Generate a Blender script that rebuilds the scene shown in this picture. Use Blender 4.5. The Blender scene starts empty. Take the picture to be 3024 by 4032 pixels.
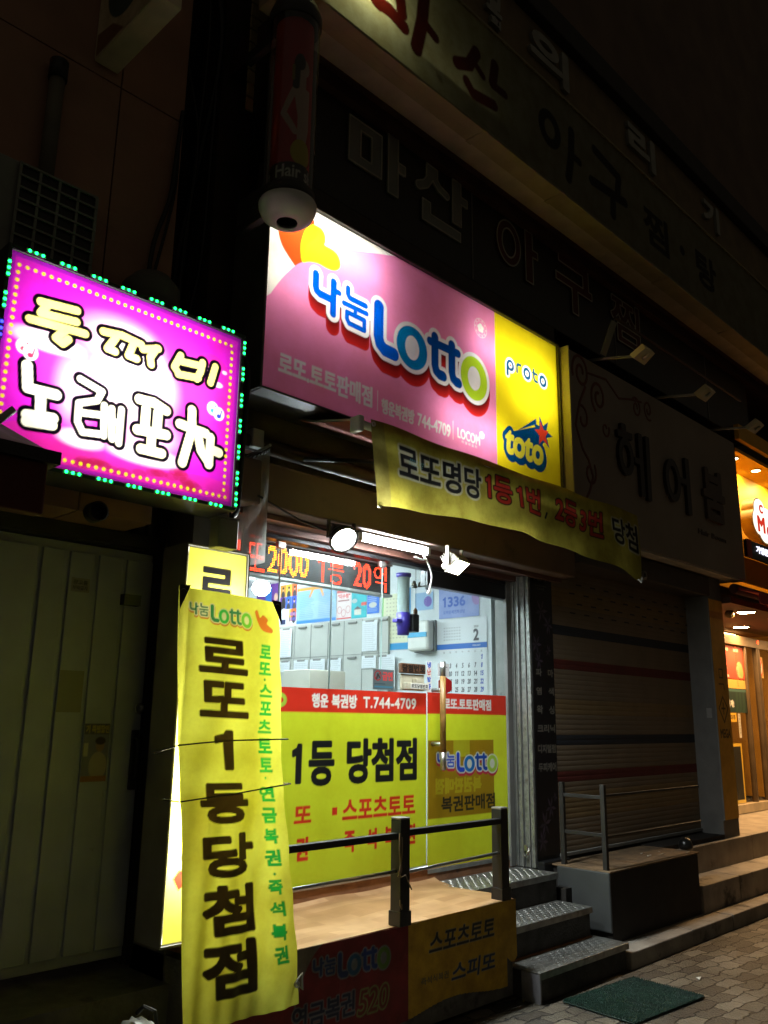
import bpy, bmesh, math, random
import numpy as np
from mathutils import Vector, Matrix
random.seed(7); rng = np.random.default_rng(7)
R = math.radians
sc = bpy.context.scene
COL = sc.collection

# ---------------------------------------------------------------- camera
EYE = (0.0, 0.0, 1.55)
YAW, PITCH, ROLL = R(45.539), R(13.743), R(0.788)
cd = bpy.data.cameras.new('camera')
cd.sensor_fit = 'VERTICAL'; cd.sensor_height = 24.0; cd.sensor_width = 18.0
cd.lens = 3329.4 / 4032 * 24.0
cd.clip_start = 0.05; cd.clip_end = 500
cam = bpy.data.objects.new('camera', cd); COL.objects.link(cam)
fwd = Vector((math.sin(YAW)*math.cos(PITCH), math.cos(YAW)*math.cos(PITCH), math.sin(PITCH)))
rgt = Vector((math.cos(YAW), -math.sin(YAW), 0)); upv = rgt.cross(fwd)
r2 = rgt*math.cos(ROLL) + upv*math.sin(ROLL); u2 = -rgt*math.sin(ROLL) + upv*math.cos(ROLL)
cam.matrix_world = Matrix(((r2.x, u2.x, -fwd.x, EYE[0]), (r2.y, u2.y, -fwd.y, EYE[1]), (r2.z, u2.z, -fwd.z, EYE[2]), (0, 0, 0, 1)))
sc.camera = cam

# ---------------------------------------------------------------- night sky, exposure
w = bpy.data.worlds.new("World"); sc.world = w; w.use_nodes = True
nt = w.node_tree; bg = nt.nodes['Background']
sky = nt.nodes.new('ShaderNodeTexSky'); sky.sky_type = 'NISHITA'; sky.sun_disc = False
sky.sun_elevation = R(-4); sky.sun_rotation = R(250)
gl_ = nt.nodes.new('ShaderNodeMix'); gl_.data_type = 'RGBA'; gl_.blend_type = 'ADD'; gl_.inputs['Factor'].default_value = 1
nt.links.new(sky.outputs[0], gl_.inputs['A']); gl_.inputs['B'].default_value = (0.9, 0.74, 0.5, 1)       # town glow
nt.links.new(gl_.outputs['Result'], bg.inputs[0]); bg.inputs[1].default_value = 0.034
vs = sc.view_settings; vs.view_transform = 'Standard'; vs.look = 'None'; vs.exposure = 0; vs.gamma = 1
sc.render.engine = 'CYCLES'
cy = sc.cycles
cy.use_denoising = True; cy.max_bounces = 10; cy.diffuse_bounces = 4; cy.glossy_bounces = 4
cy.transmission_bounces = 8; cy.transparent_max_bounces = 24; cy.sample_clamp_indirect = 2.5; cy.caustics_reflective = False; cy.caustics_refractive = False
try: cy.denoising_input_passes = 'RGB_ALBEDO_NORMAL'
except Exception: pass

# ---------------------------------------------------------------- materials
MATS = {}
def newmat(name):
    m = bpy.data.materials.new(name); m.use_nodes = True
    return m, m.node_tree, m.node_tree.nodes, m.node_tree.links
def mat(name, col, rough=0.6, metal=0.0, var=0.25, vscale=6.0, bump=0.0, bscale=40.0, stain=None, spec=0.5, emit=None, estr=0):
    """painted or bare surface with uneven tone, blotches and fine relief"""
    if name in MATS: return MATS[name]
    m, t, N, L = newmat(name); p = N['Principled BSDF']
    p.inputs['Roughness'].default_value = rough; p.inputs['Metallic'].default_value = metal
    p.inputs['Specular IOR Level'].default_value = spec
    tc = N.new('ShaderNodeTexCoord')
    n1 = N.new('ShaderNodeTexNoise'); n1.inputs['Scale'].default_value = vscale; n1.inputs['Detail'].default_value = 6
    L.new(tc.outputs['Object'], n1.inputs['Vector'])
    rp = N.new('ShaderNodeValToRGB'); e = rp.color_ramp.elements
    e[0].position = 0.3; e[1].position = 0.72
    e[0].color = tuple(c*(1-var) for c in col)+(1,); e[1].color = tuple(min(1, c*(1+var*0.6)) for c in col)+(1,)
    L.new(n1.outputs['Fac'], rp.inputs['Fac']); out = rp.outputs['Color']
    if stain:
        n2 = N.new('ShaderNodeTexNoise'); n2.inputs['Scale'].default_value = stain[1]; n2.inputs['Detail'].default_value = 8; n2.inputs['Roughness'].default_value = 0.7
        L.new(tc.outputs['Object'], n2.inputs['Vector'])
        r3 = N.new('ShaderNodeValToRGB'); r3.color_ramp.elements[0].position = stain[2]; r3.color_ramp.elements[1].position = stain[2]+0.12
        r3.color_ramp.elements[0].color = (0, 0, 0, 1); r3.color_ramp.elements[1].color = (1, 1, 1, 1)
        L.new(n2.outputs['Fac'], r3.inputs['Fac'])
        mx = N.new('ShaderNodeMix'); mx.data_type = 'RGBA'
        L.new(r3.outputs['Color'], mx.inputs['Factor']); L.new(out, mx.inputs['A']); mx.inputs['B'].default_value = tuple(stain[0])+(1,)
        out = mx.outputs['Result']
    L.new(out, p.inputs['Base Color'])
    if bump:
        n4 = N.new('ShaderNodeTexNoise'); n4.inputs['Scale'].default_value = bscale; n4.inputs['Detail'].default_value = 5
        L.new(tc.outputs['Object'], n4.inputs['Vector'])
        b = N.new('ShaderNodeBump'); b.inputs['Strength'].default_value = bump; b.inputs['Distance'].default_value = 0.01
        L.new(n4.outputs['Fac'], b.inputs['Height']); L.new(b.outputs['Normal'], p.inputs['Normal'])
    MATS[name] = m; return m
def emis(name, col, s):
    if name in MATS: return MATS[name]
    m, t, N, L = newmat(name); N.remove(N['Principled BSDF'])
    e = N.new('ShaderNodeEmission'); e.inputs[0].default_value = tuple(col)+(1,); e.inputs[1].default_value = s
    L.new(e.outputs[0], N['Material Output'].inputs[0]); MATS[name] = m; return m
def printed(name, trans=0.0, rough=0.45, dirt=0.0, spec=0.4, dscale=5.0):
    """a printed sheet: its ink colours come from the mesh; trans = how much light passes through the vinyl"""
    if name in MATS: return MATS[name]
    m, t, N, L = newmat(name); p = N['Principled BSDF']; p.inputs['Roughness'].default_value = rough; p.inputs['Specular IOR Level'].default_value = spec
    a = N.new('ShaderNodeAttribute'); a.attribute_name = 'ink'; out = a.outputs['Color']
    if dirt:
        tc = N.new('ShaderNodeTexCoord'); n = N.new('ShaderNodeTexNoise'); n.inputs['Scale'].default_value = dscale; n.inputs['Detail'].default_value = 9; n.inputs['Roughness'].default_value = 0.68
        L.new(tc.outputs['Object'], n.inputs['Vector'])
        r = N.new('ShaderNodeValToRGB'); r.color_ramp.elements[0].position = 0.38; r.color_ramp.elements[1].position = 0.62
        k = 1-dirt; r.color_ramp.elements[0].color = (k, k*0.95, k*0.8, 1); r.color_ramp.elements[1].color = (1, 1, 1, 1)
        L.new(n.outputs['Fac'], r.inputs['Fac'])
        mx = N.new('ShaderNodeMix'); mx.data_type = 'RGBA'; mx.blend_type = 'MULTIPLY'; mx.inputs['Factor'].default_value = 1
        L.new(out, mx.inputs['A']); L.new(r.outputs['Color'], mx.inputs['B']); out = mx.outputs['Result']
    L.new(out, p.inputs['Base Color'])
    if trans:
        tr = N.new('ShaderNodeBsdfTranslucent'); L.new(out, tr.inputs['Color'])
        mix = N.new('ShaderNodeMixShader'); mix.inputs[0].default_value = trans
        L.new(p.outputs[0], mix.inputs[1]); L.new(tr.outputs[0], mix.inputs[2]); L.new(mix.outputs[0], N['Material Output'].inputs[0])
    MATS[name] = m; return m
def glassmat(name, tint=(0.93, 0.97, 0.95), refl=1.0, ior=1.45, haze=0.0):
    if name in MATS: return MATS[name]
    m, t, N, L = newmat(name); N.remove(N['Principled BSDF'])
    tr = N.new('ShaderNodeBsdfTransparent'); tr.inputs[0].default_value = tuple(tint)+(1,)
    g = N.new('ShaderNodeBsdfGlossy'); g.inputs['Roughness'].default_value = 0.03
    ge = N.new('ShaderNodeNewGeometry'); dt = N.new('ShaderNodeVectorMath'); dt.operation = 'DOT_PRODUCT'; L.new(ge.outputs['Incoming'], dt.inputs[0]); L.new(ge.outputs['Normal'], dt.inputs[1])
    def mth(op, a, b_):
        n = N.new('ShaderNodeMath'); n.operation = op
        for k, v in enumerate((a, b_)):
            if v is None: continue
            if isinstance(v, (int, float)): n.inputs[k].default_value = v
            else: L.new(v, n.inputs[k])
        return n.outputs[0]
    f0 = ((ior-1)/(ior+1))**2                                   # the same reflectance from either side of a thin pane
    ml = mth('MULTIPLY', mth('ADD', mth('MULTIPLY', mth('POWER', mth('SUBTRACT', 1.0, mth('ABSOLUTE', dt.outputs['Value'], None)), 5.0), 1-f0), f0), refl)
    mix = N.new('ShaderNodeMixShader'); L.new(ml, mix.inputs[0]); L.new(tr.outputs[0], mix.inputs[1]); L.new(g.outputs[0], mix.inputs[2])
    res = mix.outputs[0]
    if haze:
        d = N.new('ShaderNodeBsdfDiffuse'); d.inputs[0].default_value = (.7, .72, .7, 1); tl = N.new('ShaderNodeBsdfTranslucent'); tl.inputs[0].default_value = (.7, .72, .7, 1)
        m3 = N.new('ShaderNodeMixShader'); L.new(d.outputs[0], m3.inputs[1]); L.new(tl.outputs[0], m3.inputs[2])
        m2 = N.new('ShaderNodeMixShader'); m2.inputs[0].default_value = haze; L.new(res, m2.inputs[1]); L.new(m3.outputs[0], m2.inputs[2]); res = m2.outputs[0]
    L.new(res, N['Material Output'].inputs[0]); MATS[name] = m; return m

BLACKM = mat('black_paint', (0.012, 0.012, 0.013), 0.45, var=0.3, bump=0.1)
GREYM = mat('grey_paint', (0.22, 0.22, 0.21), 0.55, var=0.2, stain=((0.08, 0.075, 0.06), 7, 0.6))
DARKM = mat('dark_metal', (0.035, 0.035, 0.035), 0.5, var=0.4)
WHITEM = mat('white_enamel', (0.72, 0.72, 0.68), 0.4, var=0.1)
STEELM = mat('brushed_steel', (0.5, 0.5, 0.48), 0.32, metal=0.9, var=0.15)
ALUM = mat('aluminium', (0.42, 0.43, 0.42), 0.42, metal=0.7, var=0.25, vscale=14)
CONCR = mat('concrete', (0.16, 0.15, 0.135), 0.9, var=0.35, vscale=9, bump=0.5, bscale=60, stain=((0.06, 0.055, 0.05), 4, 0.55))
WIREM = mat('black_rubber', (0.01, 0.01, 0.01), 0.5)

# ---------------------------------------------------------------- object helpers
ORG = {}
def tag(o, label, cat, group=None):
    o['label'] = label; o['category'] = cat
    if group: o['group'] = group
    return o
def thing(name, label, cat, loc, group=None):
    o = bpy.data.objects.new(name, None); o.empty_display_size = 0.1; COL.objects.link(o); o.location = loc
    ORG[o.name] = Vector(loc); return tag(o, label, cat, group)
def link(name, me, mats, parent=None, org=None):
    o = bpy.data.objects.new(name, me); COL.objects.link(o)
    for m in (mats if isinstance(mats, (list, tuple)) else [mats]): me.materials.append(m)
    if parent is not None:
        g = ORG[parent.name]; o.parent = parent
    else:
        g = Vector(org) if org is not None else Vector((0, 0, 0)); o.location = g
    if g.length: me.transform(Matrix.Translation(-g))
    ORG[o.name] = g; return o
def bend(pts, n=6):
    """a cable's slack course through the given points"""
    P = [Vector(p) for p in pts]; P = [P[0]*2-P[1]]+P+[P[-1]*2-P[-2]]; out = []
    for a, b, c, d in zip(P, P[1:], P[2:], P[3:]):
        for k in range(n):
            t = k/n; out.append(0.5*((2*b)+(-a+c)*t+(2*a-5*b+4*c-d)*t*t+(-a+3*b-3*c+d)*t**3))
    return out+[P[-2]]
class MB:
    def __init__(s): s.b = bmesh.new(); s.mi = 0
    def _m(s, fs):
        for f in fs: f.material_index = s.mi
    def box(s, x0, x1, y0, y1, z0, z1, bev=0.0, M=None):
        r = bmesh.ops.create_cube(s.b, size=1.0); vs = r['verts']
        for v in vs: v.co = Vector(((x0+x1)/2+v.co.x*(x1-x0), (y0+y1)/2+v.co.y*(y1-y0), (z0+z1)/2+v.co.z*(z1-z0)))
        fs = set(f for v in vs for f in v.link_faces); s._m(fs)
        if bev:
            es = list(set(e for v in vs for e in v.link_edges))
            q = bmesh.ops.bevel(s.b, geom=es, offset=bev, segments=2, affect='EDGES', profile=0.5)
            vs = list(set(v for f in q['faces'] for v in f.verts) | set(v for v in vs if v.is_valid))
            s._m(set(f for v in vs for f in v.link_faces))
        if M is not None: bmesh.ops.transform(s.b, matrix=M, verts=[v for v in vs if v.is_valid])
        return s
    def tube(s, pts, r, n=8, cap=True):
        pts = [Vector(p) for p in pts]; rs = r if isinstance(r, (list, tuple)) else [r]*len(pts); rings = []
        prev = None
        for i, p in enumerate(pts):
            d = (pts[min(i+1, len(pts)-1)]-pts[max(i-1, 0)]).normalized()
            if prev is None:
                a = Vector((0, 0, 1)) if abs(d.z) < 0.9 else Vector((1, 0, 0)); u = d.cross(a).normalized()
            else: u = (prev-d*prev.dot(d)).normalized()
            prev = u; v = d.cross(u)
            rings.append([s.b.verts.new(p+(u*math.cos(2*math.pi*k/n)+v*math.sin(2*math.pi*k/n))*rs[i]) for k in range(n)])
        for a, b in zip(rings, rings[1:]):
            for k in range(n):
                f = s.b.faces.new((a[k], a[(k+1) % n], b[(k+1) % n], b[k])); f.material_index = s.mi; f.smooth = n > 6
        if cap:
            for q in (rings[0][::-1], rings[-1]):
                f = s.b.faces.new(q); f.material_index = s.mi
        return s
    def lathe(s, prof, c, n=32, M=None, smooth=True):
        rings = []; vs = []
        for r, z in prof:
            ring = [s.b.verts.new(Vector((c[0]+r*math.cos(2*math.pi*k/n), c[1]+r*math.sin(2*math.pi*k/n), c[2]+z))) for k in range(n)]
            rings.append(ring); vs += ring
        for a, b in zip(rings, rings[1:]):
            for k in range(n):
                f = s.b.faces.new((a[k], a[(k+1) % n], b[(k+1) % n], b[k])); f.material_index = s.mi; f.smooth = smooth
        if M is not None: bmesh.ops.transform(s.b, matrix=M, verts=vs)
        return s
    def quad(s, *p):
        f = s.b.faces.new([s.b.verts.new(Vector(q)) for q in p]); f.material_index = s.mi; return s
    def prism(s, pts, ext):
        e = Vector(ext); a = [s.b.verts.new(Vector(p)) for p in pts]; b = [s.b.verts.new(Vector(p)+e) for p in pts]; n = len(a)
        fs = [s.b.faces.new(a), s.b.faces.new(b[::-1])]
        for k in range(n): fs.append(s.b.faces.new((a[(k+1) % n], a[k], b[k], b[(k+1) % n])))
        s._m(fs); return s
    def build(s, name, mats, parent=None, org=None):
        bmesh.ops.recalc_face_normals(s.b, faces=s.b.faces[:])
        me = bpy.data.meshes.new(name); s.b.to_mesh(me); s.b.free()
        return link(name, me, mats, parent, org)
def clone(o, d, parent=None, label=None):
    c = o.copy(); COL.objects.link(c)
    if parent is None: c.location = o.location+Vector(d); ORG[c.name] = ORG[o.name]+Vector(d)
    else: c.parent = parent; ORG[c.name] = ORG[parent.name]
    if label: c['label'] = label
    for ch in list(o.children): clone(ch, d, c)
    return c

# ---------------------------------------------------------------- shapes of letters and prints
GL = {}
def _outline(body):
    c = bpy.data.curves.new('g', 'FONT'); c.body = body; o = bpy.data.objects.new('g', c); COL.objects.link(o)
    dg = bpy.context.evaluated_depsgraph_get(); dg.update()
    cu = o.evaluated_get(dg).to_curve(dg); segs = []
    for sp in cu.splines:
        P = sp.bezier_points; n = len(P); pts = []
        if n == 0: continue
        for i in range(n):
            a, b = P[i], P[(i+1) % n]
            p0, p1, p2, p3 = [np.array(v[:2]) for v in (a.co, a.handle_right, b.handle_left, b.co)]
            ch = np.linalg.norm(p3-p0); straight = abs(np.linalg.norm(p1-p0)+np.linalg.norm(p2-p1)+np.linalg.norm(p3-p2)-ch) < 1e-4
            for t in ([0] if straight else [0, .25, .5, .75]): pts.append((1-t)**3*p0+3*(1-t)**2*t*p1+3*(1-t)*t*t*p2+t**3*p3)
        pts = np.array(pts); segs.append(np.hstack([pts, np.roll(pts, -1, 0)]))
    o.to_curve_clear() if hasattr(o, 'to_curve_clear') else None
    bpy.data.objects.remove(o); bpy.data.curves.remove(c)
    return np.vstack(segs) if segs else np.zeros((0, 4))
def glyph(ch):
    if ch not in GL:
        if ch == ' ': GL[ch] = (np.zeros((0, 4)), 0.3)
        elif ch == '1': GL[ch] = (closed_segs([(.17, 0), (.26, 0), (.26, .7), (.2, .7), (.17, .63), (.06, .585), (.06, .51), (.17, .55)]), .42)
        else:
            s = _outline(ch); d = _outline(ch+ch)
            adv = (d[:, [0, 2]].max()-d[:, [0, 2]].min())-(s[:, [0, 2]].max()-s[:, [0, 2]].min())
            GL[ch] = (s, adv)
    return GL[ch]
def layout(txt, x0, x1, z0, z1, pad=0.0, skew=0.0, gap=0.0):
    """outlines of each letter, the whole word fitted to the rectangle"""
    pen = 0; out = []
    for ch in txt:
        s, adv = glyph(ch)
        if len(s):
            q = s.copy(); q[:, [0, 2]] += pen; out.append(q)
        pen += adv+gap
    A = np.vstack(out); a0, a1 = A[:, [0, 2]].min(), A[:, [0, 2]].max(); b0, b1 = A[:, [1, 3]].min(), A[:, [1, 3]].max()
    x0 += pad; x1 -= pad; z0 += pad; z1 -= pad
    fx, fz = (x1-x0)/max(a1-a0, 1e-6), (z1-z0)/max(b1-b0, 1e-6); res = []
    for q in out:
        q = q.copy(); q[:, [1, 3]] = z0+(q[:, [1, 3]]-b0)*fz; q[:, [0, 2]] = x0+(q[:, [0, 2]]-a0)*fx
        if skew: q[:, [0, 2]] += skew*(q[:, [1, 3]]-z0)
        res.append(q)
    return res
def seg_dist(U, V, S, closed):
    sh = U.shape; U = U.ravel(); V = V.ravel(); out = np.empty(len(U)); step = max(1, 2_000_000//max(1, len(S)))
    ax, ay, bx, by = S.T; dx, dy = bx-ax, by-ay; l2 = np.maximum(dx*dx+dy*dy, 1e-14); sl = dx/np.where(dy == 0, 1e-12, dy)
    for i in range(0, len(U), step):
        u = U[i:i+step, None]; v = V[i:i+step, None]
        t = np.clip(((u-ax)*dx+(v-ay)*dy)/l2, 0, 1); d = np.sqrt(((u-ax-t*dx)**2+(v-ay-t*dy)**2).min(1))
        if closed:
            ins = (((ay > v) != (by > v)) & (u < ax+(v-ay)*sl)).sum(1) % 2 == 1; d = np.where(ins, -d, d)
        out[i:i+step] = d
    return out.reshape(sh)
def closed_segs(p):
    p = np.array(p, float); return np.hstack([p, np.roll(p, -1, 0)])
def open_segs(p):
    p = np.array(p, float); return np.hstack([p[:-1], p[1:]])
def f_poly(p): return lambda U, V: seg_dist(U, V, closed_segs(p), True)
def f_line(p, r): return lambda U, V: seg_dist(U, V, open_segs(p), False)-r
def f_rect(x0, x1, z0, z1): return lambda U, V: np.maximum(np.abs(U-(x0+x1)/2)-(x1-x0)/2, np.abs(V-(z0+z1)/2)-(z1-z0)/2)
def f_ell(cx, cz, a, b): return lambda U, V: (np.sqrt(((U-cx)/a)**2+((V-cz)/b)**2)-1)*min(a, b)
def f_ring(cx, cz, a, b, a2, b2): return lambda U, V: np.maximum(f_ell(cx, cz, a, b)(U, V), -f_ell(cx, cz, a2, b2)(U, V))
def f_bar(p, q, h):
    """straight stroke with square ends"""
    (ax, az), (bx, bz) = p, q; l = math.hypot(bx-ax, bz-az); dx, dz = (bx-ax)/l, (bz-az)/l
    return lambda U, V: np.maximum(np.abs((U-(ax+bx)/2)*dx+(V-(az+bz)/2)*dz)-l/2, np.abs(-(U-(ax+bx)/2)*dz+(V-(az+bz)/2)*dx)-h)
def f_any(fs): return lambda U, V: np.minimum.reduce([f(U, V) for f in fs])
def f_shift(f, dx, dz): return lambda U, V: f(U-dx, V-dz)
def smooth_poly(p, n=6):
    p = np.array(p, float); out = []; N = len(p)
    for i in range(N):
        a, b, c, d = p[i-1], p[i], p[(i+1) % N], p[(i+2) % N]
        for k in range(n):
            t = k/n; out.append(0.5*((2*b)+(-a+c)*t+(2*a-5*b+4*c-d)*t*t+(-a+3*b-3*c+d)*t**3))
    return np.array(out)
class Canvas:
    """a sheet of print: colour sampled on a fine grid of points"""
    def __init__(s, x0, x1, z0, z1, res, base):
        s.x0, s.x1, s.z0, s.z1, s.res = x0, x1, z0, z1, res
        s.us = np.linspace(x0, x1, max(2, int(round((x1-x0)/res))+1)); s.vs = np.linspace(z0, z1, max(2, int(round((z1-z0)/res))+1))
        s.rgb = np.empty((len(s.vs), len(s.us), 3)); s.rgb[:] = base
    def win(s, a0, a1, b0, b1):
        i0, i1 = np.searchsorted(s.us, a0-s.res), np.searchsorted(s.us, a1+s.res); j0, j1 = np.searchsorted(s.vs, b0-s.res), np.searchsorted(s.vs, b1+s.res)
        return (slice(j0, j1), slice(i0, i1))
    def put(s, sl, d, col, k=1.0):
        if d.size == 0: return
        a = (np.clip(0.5-d/s.res, 0, 1)*k)[..., None]; s.rgb[sl] = s.rgb[sl]*(1-a)+np.array(col)*a
    def draw(s, f, col, k=1.0, box=None):
        sl = s.win(*box) if box else (slice(0, len(s.vs)), slice(0, len(s.us)))
        U, V = np.meshgrid(s.us[sl[1]], s.vs[sl[0]])
        if U.size: s.put(sl, f(U, V), col, k)
    def soft(s, f, col, width, k=1.0):
        U, V = np.meshgrid(s.us, s.vs); t = np.clip(0.5-f(U, V)/width, 0, 1); t = t*t*(3-2*t)*k; s.rgb = s.rgb*(1-t[..., None])+np.array(col)*t[..., None]
    def rect(s, x0, x1, z0, z1, col, k=1.0): s.draw(f_rect(x0, x1, z0, z1), col, k, (x0, x1, z0, z1))
    def text(s, txt, x0, x1, z0, z1, col, bold=0.0, layers=(), skew=0.0, gap=0.0, k=1.0, shift=(0, 0)):
        ht = z1-z0; b = bold*ht; cs = []
        mx = max([b]+[b+o*ht for o, _ in layers])
        for S in layout(txt, x0, x1, z0, z1, b, skew, gap):
            S = S+np.array([shift[0], shift[1]]*2)
            sl = s.win(S[:, [0, 2]].min()-mx, S[:, [0, 2]].max()+mx, S[:, [1, 3]].min()-mx, S[:, [1, 3]].max()+mx)
            U, V = np.meshgrid(s.us[sl[1]], s.vs[sl[0]])
            if U.size: cs.append((sl, seg_dist(U, V, S, True)-b))
        for o, c in layers:
            for sl, d in cs: s.put(sl, d-o*ht, c, k)
        for sl, d in cs: s.put(sl, d, col, k)
    def mesh(s, name, fmap, m, parent=None, org=None, hole=None, thick=0):
        U, V = np.meshgrid(s.us, s.vs); P = np.stack(fmap(U, V), -1).reshape(-1, 3); nv, nu = U.shape
        idx = np.arange(nv*nu).reshape(nv, nu)
        q = np.stack([idx[:-1, :-1], idx[:-1, 1:], idx[1:, 1:], idx[1:, :-1]], -1).reshape(-1, 4)
        if hole is not None:
            keep = hole((U[:-1, :-1]+U[1:, 1:])/2, (V[:-1, :-1]+V[1:, 1:])/2).ravel(); q = q[keep]
        me = bpy.data.meshes.new(name); me.vertices.add(len(P)); me.vertices.foreach_set('co', P.ravel())
        me.loops.add(q.size); me.loops.foreach_set('vertex_index', q.ravel().astype(np.int32))
        me.polygons.add(len(q)); me.polygons.foreach_set('loop_start', np.arange(0, q.size, 4, dtype=np.int32))
        try: me.polygons.foreach_set('loop_total', np.full(len(q), 4, dtype=np.int32))
        except Exception: pass
        a = me.color_attributes.new('ink', 'FLOAT_COLOR', 'POINT')
        a.data.foreach_set('color', np.hstack([s.rgb.reshape(-1, 3), np.ones((nv*nu, 1))]).ravel().astype(np.float32))
        me.update(calc_edges=True); me.validate()
        me.polygons.foreach_set('use_smooth', np.ones(len(me.polygons), dtype=bool))
        return link(name, me, m, parent, org)
def facade(Y): return lambda U, V: (U, np.full_like(U, Y), V)
def sidewall(X): return lambda U, V: (np.full_like(U, X), -U, V)     # u runs along -Y
def contour(f, x0, x1, z0, z1, res):
    us = np.arange(x0-3*res, x1+4*res, res); vs_ = np.arange(z0-3*res, z1+4*res, res); U, V = np.meshgrid(us, vs_); S = f(U, V)
    S = np.where(np.abs(S) < 1e-7, 1e-7, S); S[0] = S[-1] = 1; S[:, 0] = S[:, -1] = 1; I = S < 0
    code = I[:-1, :-1]*1+I[:-1, 1:]*2+I[1:, 1:]*4+I[1:, :-1]*8; nxt = {}; pos = {}
    def ept(j, i, k):
        a, b = {0: ((j, i), (j, i+1)), 1: ((j, i+1), (j+1, i+1)), 2: ((j+1, i), (j+1, i+1)), 3: ((j, i), (j+1, i))}[k]
        if (a, b) not in pos:
            t = S[a]/(S[a]-S[b]); pos[(a, b)] = (us[a[1]]+t*(us[b[1]]-us[a[1]]), vs_[a[0]]+t*(vs_[b[0]]-vs_[a[0]]))
        return (a, b)
    T = {1: [(3, 0)], 2: [(0, 1)], 3: [(3, 1)], 4: [(1, 2)], 5: [(3, 2), (1, 0)], 6: [(0, 2)], 7: [(3, 2)], 8: [(2, 3)], 9: [(2, 0)], 10: [(0, 3), (2, 1)], 11: [(2, 1)], 12: [(1, 3)], 13: [(1, 0)], 14: [(0, 3)]}
    for j, i in zip(*np.nonzero((code > 0) & (code < 15))):
        for a, b in T[int(code[j, i])]: nxt[ept(j, i, a)] = ept(j, i, b)
    loops = []
    while nxt:
        k = next(iter(nxt)); lp = []
        while k in nxt: lp.append(pos[k]); k = nxt.pop(k)
        p = np.array(lp)
        for _ in range(3):     # drop points that lie on a straight run
            if len(p) < 8: break
            a, b = np.roll(p, 1, 0), np.roll(p, -1, 0); d = b-a; l = np.hypot(*d.T)+1e-12
            e = np.abs((p[:, 0]-a[:, 0])*d[:, 1]-(p[:, 1]-a[:, 1])*d[:, 0])/l; keep = (e > res*0.04) | (np.arange(len(p)) % 2 == 0); p = p[keep]
        if len(p) > 3: loops.append(p)
    return loops
def raised(name, f, box, res, Y, t, m, parent, org=None):
    """letter or ornament cut from sheet: standing on the facade plane Y, t thick towards the street"""
    cu = bpy.data.curves.new('c', 'CURVE'); cu.dimensions = '2D'; cu.fill_mode = 'BOTH'; cu.extrude = t/2
    for p in contour(f, *box, res):
        sp = cu.splines.new('POLY'); sp.points.add(len(p)-1); sp.points.foreach_set('co', np.hstack([p, np.zeros((len(p), 1)), np.ones((len(p), 1))]).ravel()); sp.use_cyclic_u = True
    o = bpy.data.objects.new('c', cu); COL.objects.link(o); dg = bpy.context.evaluated_depsgraph_get(); dg.update()
    me = bpy.data.meshes.new_from_object(o.evaluated_get(dg)); bpy.data.objects.remove(o); bpy.data.curves.remove(cu)
    me.materials.clear(); me.transform(Matrix(((1, 0, 0, 0), (0, 0, -1, Y-t/2), (0, 1, 0, 0), (0, 0, 0, 1)))); me.name = name
    return link(name, me, m, parent, org)
def f_text(txt, x0, x1, z0, z1, bold=0.0, skew=0.0):
    b = bold*(z1-z0); LS = layout(txt, x0, x1, z0, z1, b, skew); return lambda U, V: np.minimum.reduce([seg_dist(U, V, S, True) for S in LS])-b
def lamp_area(name, loc, size, power, parent, col=(1, 1, 1), direction=(0, -1, 0)):
    l = bpy.data.lights.new(name, 'AREA'); l.shape = 'RECTANGLE'; l.size, l.size_y = size; l.energy = power; l.color = col
    o = bpy.data.objects.new(name, l); COL.objects.link(o); o.parent = parent
    q = Vector(direction).to_track_quat('-Z', 'Z' if abs(direction[2]) < 0.9 else 'Y')
    o.matrix_local = Matrix.Translation(Vector(loc)-ORG[parent.name]) @ q.to_matrix().to_4x4(); return o
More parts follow.
